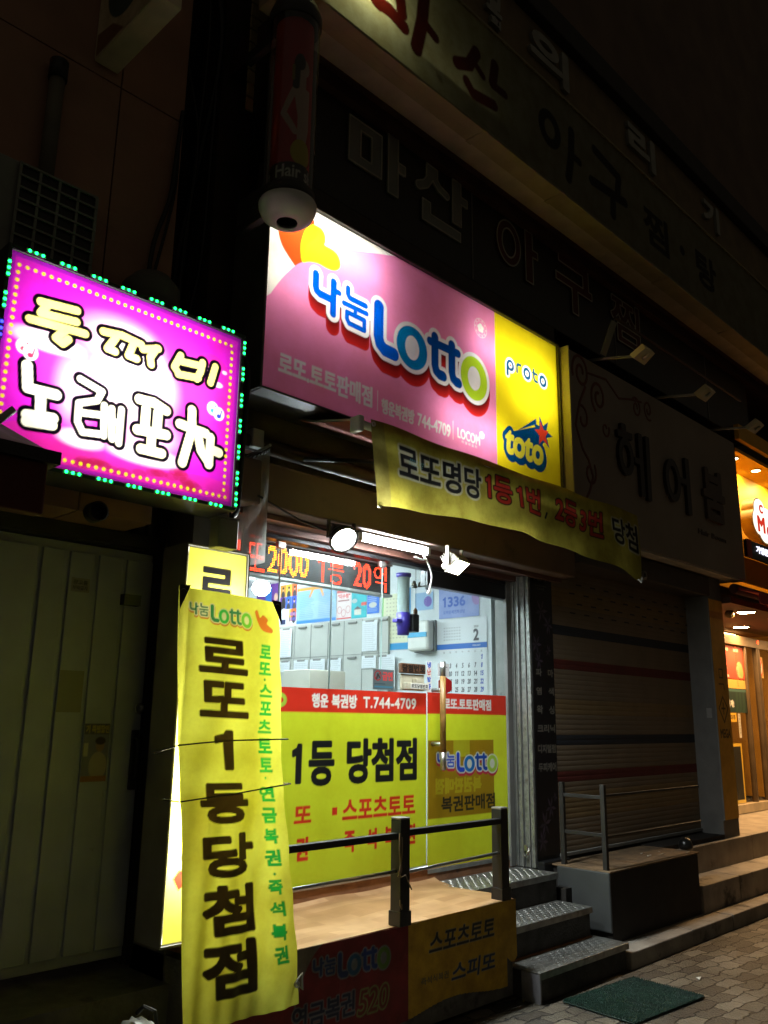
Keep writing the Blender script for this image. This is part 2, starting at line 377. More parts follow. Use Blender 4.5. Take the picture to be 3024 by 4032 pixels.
def lotto(c, bx, sh, halo, cols, white, red=None, dark=(0.05, 0.004, 0.004)):
    """the lottery wordmark: two small Hangul letters and a big round-cornered word"""
    X0, X1, Z0, Z1 = 2.85, 4.49, 3.69, 4.09; x0, x1, z0, z1 = bx; kx, kz = (x1-x0)/(X1-X0), (z1-z0)/(Z1-Z0); k = min(kx, kz)
    T = lambda P: [(x0+(a-X0)*kx, z0+(b-Z0)*kz) for a, b in P]
    Ln = lambda P, r: f_line(T(P), r*k)
    def O(cx, cz, a, b, a2, b2):
        (u, v), = T([(cx, cz)]); return f_ring(u, v, a*kx, b*kz, a2*kx, b2*kz)
    small = f_any([Ln([(2.877, 4.05), (2.877, 3.97), (2.885, 3.948), (2.91, 3.936), (2.99, 3.936)], .025), Ln([(3.015, 4.052), (3.015, 3.85)], .025), Ln([(3.015, 4.0), (3.06, 4.0)], .019),
        Ln([(3.132, 4.06), (3.132, 4.02), (3.145, 4.003), (3.165, 4.0), (3.28, 4.0)], .019), Ln([(3.1, 3.951), (3.29, 3.951)], .017), Ln([(3.195, 3.945), (3.195, 3.905)], .016),
        Ln([(3.127, 3.903), (3.127, 3.86), (3.145, 3.836), (3.272, 3.834), (3.272, 3.9), (3.127, 3.903)], .017)])
    Lf = Ln([(3.395, 4.04), (3.395, 3.84), (3.41, 3.795), (3.45, 3.768), (3.535, 3.766)], .044)
    o1 = O(3.703, 3.866, .146, .146, .066, .083); o2 = O(4.34, 3.853, .147, .16, .069, .087)
    tt = f_any([Ln([(3.925, 4.02), (3.925, 3.82), (3.938, 3.782), (3.97, 3.766), (4.01, 3.766)], .036), Ln([(4.1, 4.02), (4.1, 3.82), (4.113, 3.782), (4.145, 3.766), (4.17, 3.766)], .036), Ln([(3.875, 3.975), (4.165, 3.98)], .03)])
    allf = f_any([small, Lf, o1, tt, o2]); solid = f_any([allf, f_ell(*T([(3.703, 3.866)])[0], .1*kx, .1*kz), f_ell(*T([(4.34, 3.853)])[0], .1*kx, .1*kz)])
    bb = (x0-.08*k, x1+.08*k, z0-.12*k, z1+.08*k)
    if red is not None:
        n = 7
        for i in range(n, 0, -1):
            t = i/n; cc = tuple(red[q]*t+dark[q]*(1-t) for q in range(3))
            c.draw((lambda dz: lambda U, V: solid(U, V+dz)-halo*k)(sh*k*t), cc, 1, bb)
    c.draw(lambda U, V: solid(U, V)-halo*k, white, 1, bb)
    for f, cc in ((small, cols[0]), (Lf, cols[0]), (o1, cols[1]), (tt, cols[2]), (o2, cols[3])): c.draw(f, cc, 1, bb)
WHITE = (0.8, 0.8, 0.78); INK = (0.012, 0.012, 0.014); RED = (0.62, 0.03, 0.015); YEL = (0.72, 0.66, 0.012)
NAVY = (0.006, 0.045, 0.16); BLUE = (0.0, 0.09, 0.62)

# ================================================================ SETTING: street
def ground_mat():
    m, t, N, L = newmat('block_paving'); p = N['Principled BSDF']; p.inputs['Roughness'].default_value = 0.62
    tc = N.new('ShaderNodeTexCoord'); mp = N.new('ShaderNodeMapping'); mp.inputs['Rotation'].default_value = (0, 0, R(4)); L.new(tc.outputs['Object'], mp.inputs['Vector'])
    nz = N.new('ShaderNodeTexNoise'); nz.inputs['Scale'].default_value = 9; nz.inputs['Detail'].default_value = 3; L.new(mp.outputs[0], nz.inputs['Vector'])
    ad = N.new('ShaderNodeMix'); ad.data_type = 'RGBA'; ad.blend_type = 'LINEAR_LIGHT'; ad.inputs['Factor'].default_value = 0.05; L.new(mp.outputs[0], ad.inputs['A']); L.new(nz.outputs['Color'], ad.inputs['B'])
    b = N.new('ShaderNodeTexBrick'); b.inputs['Scale'].default_value = 1; b.inputs['Brick Width'].default_value = 0.2; b.inputs['Row Height'].default_value = 0.1; b.inputs['Mortar Size'].default_value = 0.006; b.inputs['Mortar Smooth'].default_value = 0.5; b.inputs['Bias'].default_value = -0.25
    b.inputs['Color1'].default_value = (0.09, 0.08, 0.065, 1); b.inputs['Color2'].default_value = (0.46, 0.41, 0.32, 1); b.inputs['Mortar'].default_value = (0.02, 0.018, 0.016, 1)
    L.new(ad.outputs['Result'], b.inputs['Vector'])
    n2 = N.new('ShaderNodeTexNoise'); n2.inputs['Scale'].default_value = 2.2; n2.inputs['Detail'].default_value = 8; n2.inputs['Roughness'].default_value = 0.7; L.new(tc.outputs['Object'], n2.inputs['Vector'])
    r = N.new('ShaderNodeValToRGB'); r.color_ramp.elements[0].position = 0.35; r.color_ramp.elements[1].position = 0.68; r.color_ramp.elements[0].color = (0.3, 0.285, 0.26, 1); r.color_ramp.elements[1].color = (0.68, 0.66, 0.62, 1); L.new(n2.outputs['Fac'], r.inputs['Fac'])
    mx = N.new('ShaderNodeMix'); mx.data_type = 'RGBA'; mx.blend_type = 'MULTIPLY'; mx.inputs['Factor'].default_value = 1; L.new(b.outputs['Color'], mx.inputs['A']); L.new(r.outputs['Color'], mx.inputs['B']); L.new(mx.outputs['Result'], p.inputs['Base Color'])
    n3 = N.new('ShaderNodeTexNoise'); n3.inputs['Scale'].default_value = 70; n3.inputs['Detail'].default_value = 4; L.new(tc.outputs['Object'], n3.inputs['Vector'])
    mm = N.new('ShaderNodeMath'); mm.operation = 'MULTIPLY_ADD'; mm.inputs[1].default_value = -1.4; L.new(b.outputs['Fac'], mm.inputs[0]); L.new(n3.outputs['Fac'], mm.inputs[2])
    bp = N.new('ShaderNodeBump'); bp.inputs['Strength'].default_value = 0.9; bp.inputs['Distance'].default_value = 0.012; L.new(mm.outputs[0], bp.inputs['Height']); L.new(bp.outputs[0], p.inputs['Normal'])
    return m
g = MB().box(-60, 80, -60, 60, -0.3, 0).build('pavement', ground_mat()); g['kind'] = 'structure'

# low granite kerb slab along the shop fronts to the right
SLAB = mat('granite_slab', (0.34, 0.305, 0.26), 0.75, var=0.35, vscale=5, bump=0.35, bscale=50, stain=((0.05, 0.045, 0.04), 3.2, 0.56))
k = MB()
xs = [5.412, 6.32, 7.02, 8.2, 9.4, 10.6, 11.8, 13.0]
for a, b in zip(xs, xs[1:]):
    k.box(a, b-0.008, 3.018+random.uniform(-.006, .012), 3.32, -0.05, 0.106+random.uniform(-.004, .006), 0.008)
kerb = k.build('kerb', SLAB); kerb['kind'] = 'structure'

# ================================================================ SHOP BUILDING
bld = thing('shop_building', 'dark multi-storey building that carries the lottery shop and all the signs to its right', 'building', (2.45, 4.0, 0))
WALLD = mat('dark_wall', (0.09, 0.07, 0.055), 0.85, var=0.3, vscale=3, bump=0.3, bscale=30, stain=((0.04, 0.035, 0.03), 2, 0.6))
PIER = mat('pier_render', (0.2, 0.19, 0.17), 0.85, var=0.3, vscale=4, bump=0.3, stain=((0.07, 0.06, 0.05), 3, 0.58))
UPW = mat('upper_wall', (0.16, 0.11, 0.08), 0.85, var=0.25, vscale=2)
MB().box(2.30, 2.50, 3.6, 3.96, 0, 2.96).build('pier', PIER, bld)
MB().box(2.45, 14, 3.86, 4.1, 2.96, 6.3).build('front_wall', WALLD, bld)
u = MB(); u.box(2.45, 60, 3.6, 3.9, 7.35, 30); u.build('upper_wall', UPW, bld)
e = MB(); e.box(2.4, 60, 3.12, 3.9, 7.12, 7.35, 0.01)
e.build('eave', mat('eave_paint', (0.03, 0.026, 0.024), 0.8), bld)
s_ = MB(); s_.box(2.5, 14, 3.18, 3.86, 5.43, 5.62); s_.box(2.5, 14, 3.36, 3.46, 5.33, 5.43)
s_.build('sign_beam', mat('red_brown_beam', (0.07, 0.028, 0.02), 0.8, var=0.3), bld)
# tiled return at the corner, seen left of the barber pole
tl = MB()
for i in range(9):
    for j in range(1): tl.box(2.452, 2.60, 3.585, 3.6, 5.02+i*0.095, 5.107+i*0.095, 0.004)
tl.build('corner_tile', mat('cream_tile', (0.42, 0.33, 0.16), 0.4, var=0.25, vscale=12), bld)
# room behind the glass
ROOM = mat('room_paint', (0.7, 0.74, 0.76), 0.8, var=0.06)
rm = MB(); rm.box(5.36, 5.5, 4.06, 7.6, 0.5, 2.96); rm.build('interior_side_wall', ROOM, bld)
rm = MB(); rm.box(2.6, 5.5, 7.6, 7.7, 0.5, 2.96); rm.box(2.4, 2.5, 3.97, 7.6, 0.5, 2.96); rm.build('interior_back_wall', ROOM, bld)
rm = MB(); rm.box(2.5, 5.36, 4.06, 7.6, 2.88, 2.95); rm.build('interior_ceiling', mat('ceiling_board', (0.75, 0.77, 0.78), 0.9, var=0.08, vscale=3), bld)
rm = MB(); rm.box(2.5, 5.36, 4.065, 7.6, 0.42, 0.56); rm.build('interior_floor', mat('floor_tile', (0.4, 0.38, 0.34), 0.4), bld)
# end wall pieces between shops
MB().box(5.412, 5.70, 3.736, 4.05, 0.0, 2.96).build('pier', PIER, bld)
GPIL = mat('grey_pillar_paint', (0.17, 0.165, 0.155), 0.8, var=0.2, bump=0.15)
MB().box(8.08, 8.42, 3.5, 4.42, 0.0, 2.98).build('pier', GPIL, bld)

MB().box(5.70, 8.08, 3.765, 4.0, 0.0, 2.95).build('shop_wall', WALLD, bld)
# base under the glass front
sill = MB(); sill.box(2.502, 5.40, 3.895, 4.06, 0, 0.605); sill.build('plinth', mat('salmon_plinth', (0.34, 0.16, 0.08), 0.7, var=0.3, vscale=8, stain=((0.12, 0.07, 0.05), 5, 0.58)), bld)

# ================================================================ GLASS FRONT
gf = thing('glass_storefront', 'frameless glass shop front with red and yellow printed film behind the railing', 'shop front', (2.83, 3.9, 0.6))
GLASS = glassmat('shop_glass', (0.93, 0.97, 0.96), 1.0)
f = MB(); f.box(2.51, 4.41, 3.885, 3.935, 0.605, 0.632, 0.003); f.build('sill_channel', ALUM, gf)
f = MB(); f.box(2.51, 5.31, 3.88, 3.96, 2.575, 2.60, 0.003); f.box(4.405, 5.31, 3.885, 3.955, 2.46, 2.574, 0.003); f.build('transom', mat('dark_transom', (0.03, 0.03, 0.032), 0.35, metal=0.5), gf)
for a, b in ((2.52, 3.105), (3.109, 3.521), (3.525, 3.969), (3.973, 4.405)):
    p = MB(); p.box(a, b, 3.902, 3.912, 0.63, 2.574); p.build('glass_pane', GLASS, gf)
ge = MB()
for x in (3.107, 3.523, 3.971): ge.box(x-0.0015, x+0.0015, 3.901, 3.913, 0.635, 2.53)
ge.build('edge_seal', mat('glass_edge', (0.5, 0.62, 0.6), 0.15, spec=0.8), gf)
for x in (3.107, 3.971): MB().box(x-.03, x+.03, 3.895, 3.92, 2.53, 2.57, 0.004).build('clamp', STEELM, gf)
hn = MB(); hn.box(3.07, 3.14, 3.875, 3.93, 0.545, 0.63, 0.004); hn.tube([(3.105, 3.88, .6), (3.105, 3.86, .6)], .012)
hn.build('clamp', STEELM, gf)
FILM = printed('shop_film', trans=0.45, rough=0.35, dirt=0.12, dscale=2.0)
c = Canvas(2.52, 4.405, 0.632, 1.722, 0.005, (0.64, 0.68, 0.028))
c.rect(2.4, 4.5, 1.582, 1.73, RED)
c.text('행운', 3.381, 3.513, 1.61, 1.692, WHITE, .035); c.text('복권방', 3.54, 3.754, 1.61, 1.692, WHITE, .035)
c.text('T.744-4709', 3.807, 4.301, 1.615, 1.684, WHITE, .03, gap=.05)
c.text('또', 2.96, 3.178, 1.185, 1.41, INK, .05); c.text('로', 2.7, 2.92, 1.185, 1.41, INK, .05)
c.text('1', 3.243, 3.32, 1.178, 1.405, INK, .05); c.text('등', 3.37, 3.577, 1.16, 1.42, INK, .045)
c.text('당첨점', 3.674, 4.313, 1.16, 1.433, INK, .045)
c.text('로', 2.98, 3.1, .965, 1.055, RED, .05); c.text('또', 3.275, 3.406, .964, 1.058, RED, .05); c.rect(3.567, 3.608, .992, 1.036, RED)
c.text('스포츠토토', 3.649, 4.298, .957, 1.08, RED, .04)
c.text('복', 3.13, 3.242, .766, .888, RED, .05); c.text('권', 3.293, 3.391, .761, .89, RED, .05)
for ch, a, b in (('즉', 3.666, 3.763), ('석', 3.85, 3.947), ('복', 4.012, 4.105), ('권', 4.215, 4.3)): c.text(ch, a, b, .772, .896, RED, .05)
c.draw(f_ring(3.14, 1.648, .05, .042, .025, .018), (0.35, .5, .05))
c.mesh('film', facade(3.896), FILM, gf)

# right jamb with vertical metal profiles
fr = thing('door_jamb', 'worn aluminium and steel channel jamb right of the glass door', 'door frame', (5.31, 3.9, 0.53))
GALV = mat('galvanised', (0.34, 0.35, 0.33), 0.5, metal=0.55, var=0.4, vscale=30, stain=((0.12, 0.09, 0.06), 12, 0.6))
for a, b, m in ((5.315, 5.375, GREYM), (5.38, 5.395, ALUM)): MB().box(a, b, 3.88, 3.99, 0.53, 2.64, 0.002).build('profile', m, fr)
for a, b, o_, m in ((5.40, 5.44, .004, GALV), (5.444, 5.456, .02, ALUM), (5.46, 5.5, .006, GALV), (5.504, 5.518, .022, ALUM), (5.522, 5.588, .0, GALV), (5.592, 5.604, .018, GREYM), (5.608, 5.655, .008, GALV)):
    MB().box(5.396-o_, 5.411, 5.4/(b/3.9), 5.4/(a/3.9), 0.53, 2.64, 0.0015).build('profile', m, fr)
x = MB(); x.box(5.37, 5.385, 3.78, 3.81, .64, .68, .003); x.tube([(5.37, 3.8, .62), (5.36, 3.79, .6), (5.37, 3.76, .66)], .008); x.build('latch', STEELM, fr)
# glass door
gd = thing('glass_door', 'glass swing door with yellow film and a long wooden handle', 'door', (4.415, 3.9, 0.6))
MB().box(4.417, 5.308, 3.904, 3.914, 0.60, 2.455).build('glass_pane', GLASS, gd)
c = Canvas(4.417, 5.308, 0.605, 1.73, 0.005, (0.66, 0.68, 0.028))
c.rect(4.4, 5.4, 1.588, 1.74, RED); c.text('로또.토토판매점', 4.585, 5.125, 1.618, 1.697, WHITE, .035)
c.rect(4.425, 5.146, .91, 1.412, (0.30, 0.17, 0.008)); c.rect(4.69, 4.87, 1.3, 1.412, (.46, .42, .02), .8)
for i, S in enumerate(layout('복권판매점', 4.5, 5.0, 1.06, 1.165, .006)):     # the back print showing through, mirrored
    S = S.copy(); S[:, [0, 2]] = 9.5-S[:, [0, 2]]; sl = c.win(4.4, 5.15, 1.0, 1.2); U, V = np.meshgrid(c.us[sl[1]], c.vs[sl[0]]); c.put(sl, seg_dist(U, V, S, True)-.006, (.5, .42, .02), .55)
lotto(c, (4.515, 5.19, 1.185, 1.335), .05, .022, [(.02, .05, .42), (.01, .12, .4), (.01, .05, .3), (.35, .5, .05)], (.62, .62, .55), (.45, .02, .05), (.3, .02, .05))
c.text('복권판매점', 4.56, 5.153, .94, 1.045, INK, .035)
c.mesh('film', facade(3.897), FILM, gd)
h = MB(); h.tube([(4.465, 3.80, 1.225), (4.465, 3.80, 1.34)], .02, 14); h.tube([(4.465, 3.80, 1.835), (4.465, 3.80, 1.935)], .02, 14)
for z in (1.39, 1.745): h.tube([(4.465, 3.80, z), (4.465, 3.9, z)], .014, 12)
hd = h.build('handle', STEELM, gd)
MB().tube([(4.465, 3.80, 1.34), (4.465, 3.80, 1.835)], .0205, 14).build('grip', mat('varnished_wood', (0.36, 0.2, 0.06), 0.35, var=0.35, vscale=15), hd)
MB().box(4.417, 5.308, 3.89, 3.925, 0.575, 0.603, .003).build('bottom_rail', ALUM, gd)

def sticker(name, label, box, res, base, draw, Y=3.892, m=None, cat='sticker', group=None, fm=None):
    c = Canvas(*box, res, base); draw(c); o = c.mesh(name, (fm or facade)(Y), m or printed('paper_print', rough=0.5), None, ((box[0]+box[1])/2, Y, box[2]) if fm is None else (Y, -(box[0]+box[1])/2, box[2]))
    return tag(o, label, cat, group)
def d1(c):
    c.rect(3.89, 4.08, 1.735, 1.858, (.1, .13, .14)); c.draw(f_ring(3.93, 1.82, .033, .033, .025, .025), (.3, .02, .02)); c.draw(f_line([(3.905, 1.8), (3.955, 1.84)], .004), (.3, .02, .02)); c.draw(f_line([(3.92, 1.80), (3.93, 1.83), (3.945, 1.81)], .006), (.03, .03, .03))
    c.text('금연', 3.972, 4.068, 1.79, 1.848, (.6, .06, .06), .05); c.rect(3.9, 4.07, 1.745, 1.755, (.05, .2, .3)); c.rect(3.9, 4.0, 1.765, 1.772, (.04, .08, .1))
sticker('notice_sticker', 'grey no-smoking notice with red Hangul stuck on the glass', (3.885, 4.08, 1.732, 1.861), .0025, (.2, .22, .22), d1)
wp = thing('number_plaque', 'brown wooden plaque with dark carved Hangul on the glass', 'plaque', (4.25, 3.89, 1.845))
WOODP = mat('brown_wood', (0.13, 0.06, 0.03), 0.5, var=0.35, vscale=20)
MB().box(4.128, 4.372, 3.872, 3.9, 1.846, 1.912, .006).build('board', WOODP, wp)
raised('lettering', f_text('당첨번호', 4.138, 4.364, 1.855, 1.905, .03), (4.138, 4.364, 1.855, 1.905), .002, 3.8715, .002, mat('carved_paint', (.015, .01, .008), .5), wp)
nb = thing('number_box', 'cream plastic leaflet holder with winning number label on the glass', 'leaflet holder', (4.26, 3.88, 1.733))
b = MB(); b.box(4.142, 4.372, 3.885, 3.9, 1.735, 1.842, .004); b.box(4.155, 4.372, 3.84, 3.884, 1.74, 1.785, .006); b.box(4.25, 4.33, 3.85, 3.883, 1.786, 1.815, .004); b.build('holder', mat('cream_plastic', (0.6, 0.56, 0.42), 0.4, var=0.15), nb)
c = Canvas(4.185, 4.365, 1.745, 1.782, .002, (.75, .74, .68)); c.text('로또당첨번호', 4.192, 4.358, 1.75, 1.777, INK, .04); c.mesh('label_print', facade(3.8385), printed('paper_print', rough=0.5), nb)
def d2(c):
    for i, (t, col) in enumerate((('냉', BLUE), ('난', RED), ('방', BLUE), ('중', BLUE))): c.text(t, 4.41, 4.447, 1.895-i*.049, 1.933-i*.049, col, .05)
    c.draw(f_ell(4.428, 1.89, .005, .005), RED)
sticker('heating_sticker', 'narrow white vertical label with blue and red Hangul beside the handle', (4.404, 4.453, 1.73, 1.94), .002, (.78, .78, .76), d2)
hx = [(4.6+.082*math.cos(R(60*i+30)), 1.782+.06*math.sin(R(60*i+30))) for i in range(6)]
o = raised('warning_sticker', f_poly(hx), (4.51, 4.69, 1.71, 1.85), .003, 3.895, .003, mat('red_sticker', (0.45, 0.015, 0.015), 0.4, var=.1), None, (4.6, 3.895, 1.72)); tag(o, 'dark red hexagonal sticker on the glass door behind the handle', 'sticker')
def d3(c):
    c.text('CCTV', 4.535, 4.63, 1.87, 1.89, (.1, .1, .12), .03); c.rect(4.53, 4.61, 1.895, 1.9, (.3, .3, .3))
def d3b(c):
    c.draw(f_line([(4.54, 1.90), (4.57, 1.915), (4.62, 1.905)], .003), (.2, .2, .22)); [c.rect(4.535, 4.535+.07-.02*(i % 2), 1.872-i*.011, 1.876-i*.011, (.25, .25, .28)) for i in range(3)]
sticker('paper_sticker', 'small white paper sticker above the red hexagon on the door', (4.52, 4.64, 1.84, 1.93), .002, (.72, .72, .72), d3b)

# ================================================================ RED LED BOARD (inside, behind the glass)
lb = thing('led_board', 'long black LED ticker showing red and orange dot letters behind the glass', 'LED sign', (3.4, 4.0, 2.38))
MB().box(2.56, 4.155, 4.006, 4.06, 2.378, 2.572, .003).build('housing', mat('led_black', (.012, .012, .013), .5), lb)
fr_ = MB(); fr_.box(2.56, 4.165, 3.995, 4.06, 2.573, 2.588, .002); fr_.box(2.56, 4.165, 3.995, 4.06, 2.36, 2.377, .002); fr_.build('rail', ALUM, lb)
pt = .0108; nx, nz = int(1.47/pt), 16
U, V = np.meshgrid(2.672+np.arange(nx)*pt, 2.393+np.arange(nz)*pt)
def lit(txt, a, b, z0, z1, bold=.02): return f_text(txt, a, b, z0, z1, bold)(U, V) < 0.001
red_on = lit('로', 2.72, 2.9, 2.39, 2.562, .0)|lit('또', 2.935, 3.06, 2.39, 2.562, .0)|lit('1', 3.492, 3.545, 2.393, 2.562)|lit('등', 3.575, 3.715, 2.388, 2.565, .0)|lit('20', 3.80, 3.965, 2.393, 2.562)|lit('억', 3.99, 4.11, 2.388, 2.565, .0)
org_on = lit('2000', 3.085, 3.41, 2.393, 2.562)
b = MB()
for k_, on in ((1, red_on & ~org_on), (2, org_on)):
    b.mi = k_
    for j, i in zip(*np.nonzero(on)):
        cx, cz = U[j, i], V[j, i]; r = .0041; b.quad(*[(cx+r*math.cos(R(60*k)), 4.003, cz+r*math.sin(R(60*k))) for k in range(6)])
b.mi = 0
for j in range(nz+1): b.box(2.565, 4.15, 4.0045, 4.006, 2.387+j*pt, 2.3885+j*pt)
b.build('display', [mat('led_louvre', (.05, .05, .055), .6), emis('led_red', (1, .045, .015), 9), emis('led_orange', (1, .27, .02), 9)], lb)

# ================================================================ INTERIOR THINGS
PAPER = printed('paper_print', rough=0.5)
XW = 5.355
def wall_print(name, label, y0, y1, z0, z1, base, draw=None, res=.006, cat='poster', group=None, X=XW):
    return sticker(name, label, (-max(y0, y1), -min(y0, y1), z0, z1), res, base, draw or (lambda c: None), X, PAPER, cat, group, sidewall)
def lines(c, x0, x1, z1, n, dz, col, w=.006, k=.7):
    for i in range(n): c.rect(x0, x1-(x1-x0)*.25*rng.random(), z1-i*dz-w, z1-i*dz, col, k)
def P_people(c):
    cols = [(.45, .2, .02), (.02, .06, .4), (.5, .35, .02), (.1, .02, .25), (.45, .1, .02), (.02, .1, .45)]; n = 0
    for i in range(3):
        for j in range(3):
            a, b = -6.71+i*.09, 2.85-j*.125; q = cols[(i*2+j*3) % 6]; c.rect(a, a+.09, b-.125, b, q)
            c.draw(f_ell(a+.045, b-.045, .014, .02), (.45, .26, .17)); c.draw(f_ell(a+.045, b-.105, .028, .04), (.03, .03, .04)); c.draw(f_ell(a+.045, b-.034, .015, .012), (.02, .015, .012))
    c.rect(-6.72, -6.56, 2.45, 2.6, (.75, .76, .78)); c.draw(f_ell(-6.65, 2.67, .03, .04), (.5, .33, .25)); c.draw(f_ell(-6.655, 2.66, .035, .06), (.02, .015, .015)); c.draw(f_ell(-6.645, 2.52, .045, .09), (.7, .7, .72)); c.rect(-6.69, -6.61, 2.45, 2.5, (.02, .03, .09))
    c.text('복권기금', -6.55, -6.455, 2.53, 2.565, (.1, .12, .5), .03); c.text('강조사업', -6.55, -6.455, 2.48, 2.515, (.1, .12, .5), .03)
wall_print('poster', 'colourful poster with a grid of small people portraits, far left on the inner wall', 6.72, 6.45, 2.45, 2.85, (.7, .72, .76), P_people, .005)
def P_purple(c):
    c.rect(-6.95, -6.85, 2.5, 2.85, (.02, .12, .4)); c.draw(f_ell(-6.8, 2.66, .05, .05), (.6, .05, .3)); c.draw(f_ell(-6.78, 2.74, .03, .04), (.5, .3, .22))
wall_print('poster', 'dark purple poster left of the portrait grid, partly behind the yellow banner', 7.1, 6.735, 2.5, 2.9, (.1, .03, .2), P_purple)
def P_big(c):
    for i in range(5): c.draw(f_ell(-6.3+i*.14, 2.5+.05*(i % 2), .16, .1), (.3, .45, .6), .5)
    c.rect(-6.44, -5.87, 2.76, 2.79, (.6, .25, .02)); c.draw(f_line([(-6.2, 2.78), (-6.25, 2.7)], .015), (.6, .25, .02)); c.draw(f_line([(-6.1, 2.78), (-6.06, 2.7)], .015), (.6, .25, .02))
    lines(c, -6.4, -6.18, 2.72, 14, .017, (.08, .2, .35), .006); lines(c, -6.12, -5.9, 2.72, 14, .017, (.08, .2, .35), .006); c.rect(-6.44, -5.87, 2.44, 2.47, (.04, .2, .6))
wall_print('poster', 'large light blue poster of small text under an orange ribbon', 6.44, 5.868, 2.44, 2.8, (.2, .38, .56), P_big)
def P_mis(c):
    c.rect(-5.86, -5.66, 2.69, 2.72, (.55, .1, .1)); c.text('"미수령"', -5.845, -5.68, 2.635, 2.68, (.6, .05, .05), .04); c.rect(-5.84, -5.69, 2.61, 2.622, (.25, .08, .08))
    for x, z in ((-5.82, 2.53), (-5.765, 2.5), (-5.705, 2.53)): c.draw(f_ring(x, z, .03, .035, .025, .03), (.45, .1, .1))
    c.rect(-5.86, -5.66, 2.444, 2.456, (.6, .05, .05))
wall_print('notice', 'pale pink notice headed in red with three hexagons', 5.86, 5.662, 2.444, 2.715, (.72, .6, .6), P_mis, .004, 'notice')
def P_teal(c):
    c.draw(f_poly([(-5.66, 2.6), (-5.5, 2.5), (-5.45, 2.5), (-5.62, 2.66)]), (.02, .35, .4)); c.draw(f_ell(-5.62, 2.6, .035, .02), (.5, .55, .55)); c.rect(-5.53, -5.46, 2.55, 2.58, (.55, .06, .04)); c.draw(f_poly([(-5.62, 2.47), (-5.62, 2.52), (-5.58, 2.545), (-5.53, 2.52), (-5.53, 2.47)]), (.6, .58, .5)); c.draw(f_poly([(-5.63, 2.52), (-5.58, 2.55), (-5.52, 2.52)]), (.06, .05, .06))
wall_print('poster', 'teal illustrated poster with a small house and red car', 5.658, 5.458, 2.44, 2.69, (.03, .42, .48), P_teal, .005)
def P_bl2(c):
    lines(c, -5.44, -5.32, 2.62, 3, .018, (.5, .6, .75), .007); c.draw(f_ell(-5.38, 2.545, .05, .025), (.55, .55, .5)); lines(c, -5.44, -5.32, 2.52, 3, .014, (.4, .55, .75), .005)
wall_print('poster', 'bright blue poster with white lines right of the teal one', 5.452, 5.3, 2.467, 2.64, (.015, .13, .55), P_bl2, .005)
def P_chart(c):
    c.rect(-5.27, -5.245, 2.2, 2.6, (.1, .4, .06)); c.rect(-5.27, -4.915, 2.13, 2.19, (.03, .25, .5)); c.rect(-4.95, -4.915, 2.13, 2.66, (.03, .25, .5)); c.rect(-5.245, -4.95, 2.19, 2.62, (.68, .68, .48))
    for j in range(11):
        for i in range(6): c.rect(-5.21+i*.04, -5.21+i*.04+.02, 2.57-j*.034, 2.58-j*.034, (.25, .25, .2), .6)
wall_print('wall_chart', 'cream number chart framed in green and blue on the inner wall', 5.268, 4.918, 2.13, 2.66, (.68, .7, .72), P_chart, .005, 'chart')
def P_char(c):
    c.rect(-4.87, -4.66, 2.45, 2.6, (.25, .4, .6)); c.draw(f_ell(-4.72, 2.52, .045, .045), (.1, .06, .3)); c.draw(f_ell(-4.71, 2.61, .03, .035), (.5, .4, .34)); c.draw(f_ell(-4.715, 2.635, .035, .02), (.03, .03, .05)); lines(c, -4.84, -4.74, 2.69, 2, .015, (.2, .22, .25), .006)
wall_print('poster', 'small pale poster with a purple figure behind the door edge', 4.866, 4.66, 2.447, 2.72, (.6, .66, .72), P_char, .005)
def P_1336(c):
    for i in range(14): c.draw(f_ell(-4.55+.4*rng.random(), 2.38+.3*rng.random(), .06, .04), (.3, .36, .62), .35)
    c.draw(f_ell(-4.2, 2.52, .05, .07), (.3, .12, .34), .7); c.draw(f_ell(-4.28, 2.63, .06, .035), (.3, .12, .34), .7)
    c.text('1336', -4.555, -4.315, 2.452, 2.538, (.02, .08, .38), .045); c.text('도박문제전화상담', -4.55, -4.32, 2.395, 2.425, (.04, .1, .4), .03)
wall_print('poster', 'violet blue poster with the big number 1336', 4.597, 4.175, 2.36, 2.69, (.22, .28, .55), P_1336, .004)
def P_cal(c):
    c.rect(-4.625, -4.1, 2.107, 2.15, (.03, .13, .45)); c.text('2', -4.237, -4.181, 2.165, 2.26, (.05, .05, .06), .05); c.text('2020', -4.23, -4.185, 2.27, 2.287, (.1, .1, .1), .03); c.text('FEBRUARY', -4.245, -4.165, 2.122, 2.135, (.6, .62, .7), .02)
    for j in range(5):
        for i in range(7): c.rect(-4.545+i*.027, -4.545+i*.027+.013, 2.285-j*.024-.01, 2.285-j*.024, (.3, .3, .32), .7)
    for i, t in enumerate('일월화수목금토'): c.text(t, -4.553+i*.0645, -4.535+i*.0645, 2.075, 2.09, (.3, .3, .32), .02)
    for d in range(1, 30):
        j, i = divmod(d+5, 7); cx = -4.553+i*.0642+.01; z = 2.037-j*.063; wd = .022 if d > 9 else .011
        c.text(str(d), cx-wd/2*1.5, cx+wd/2*1.5, z-.02, z+.02, (.45, .02, .02) if i == 0 else (.05, .08, .4) if i == 6 else (.06, .06, .07), .045, skew=.12)
wall_print('calendar', 'big white 2020 wall calendar with large black dates behind the glass door', 4.625, 4.1, 1.745, 2.352, (.72, .74, .77), P_cal, .003, 'calendar')
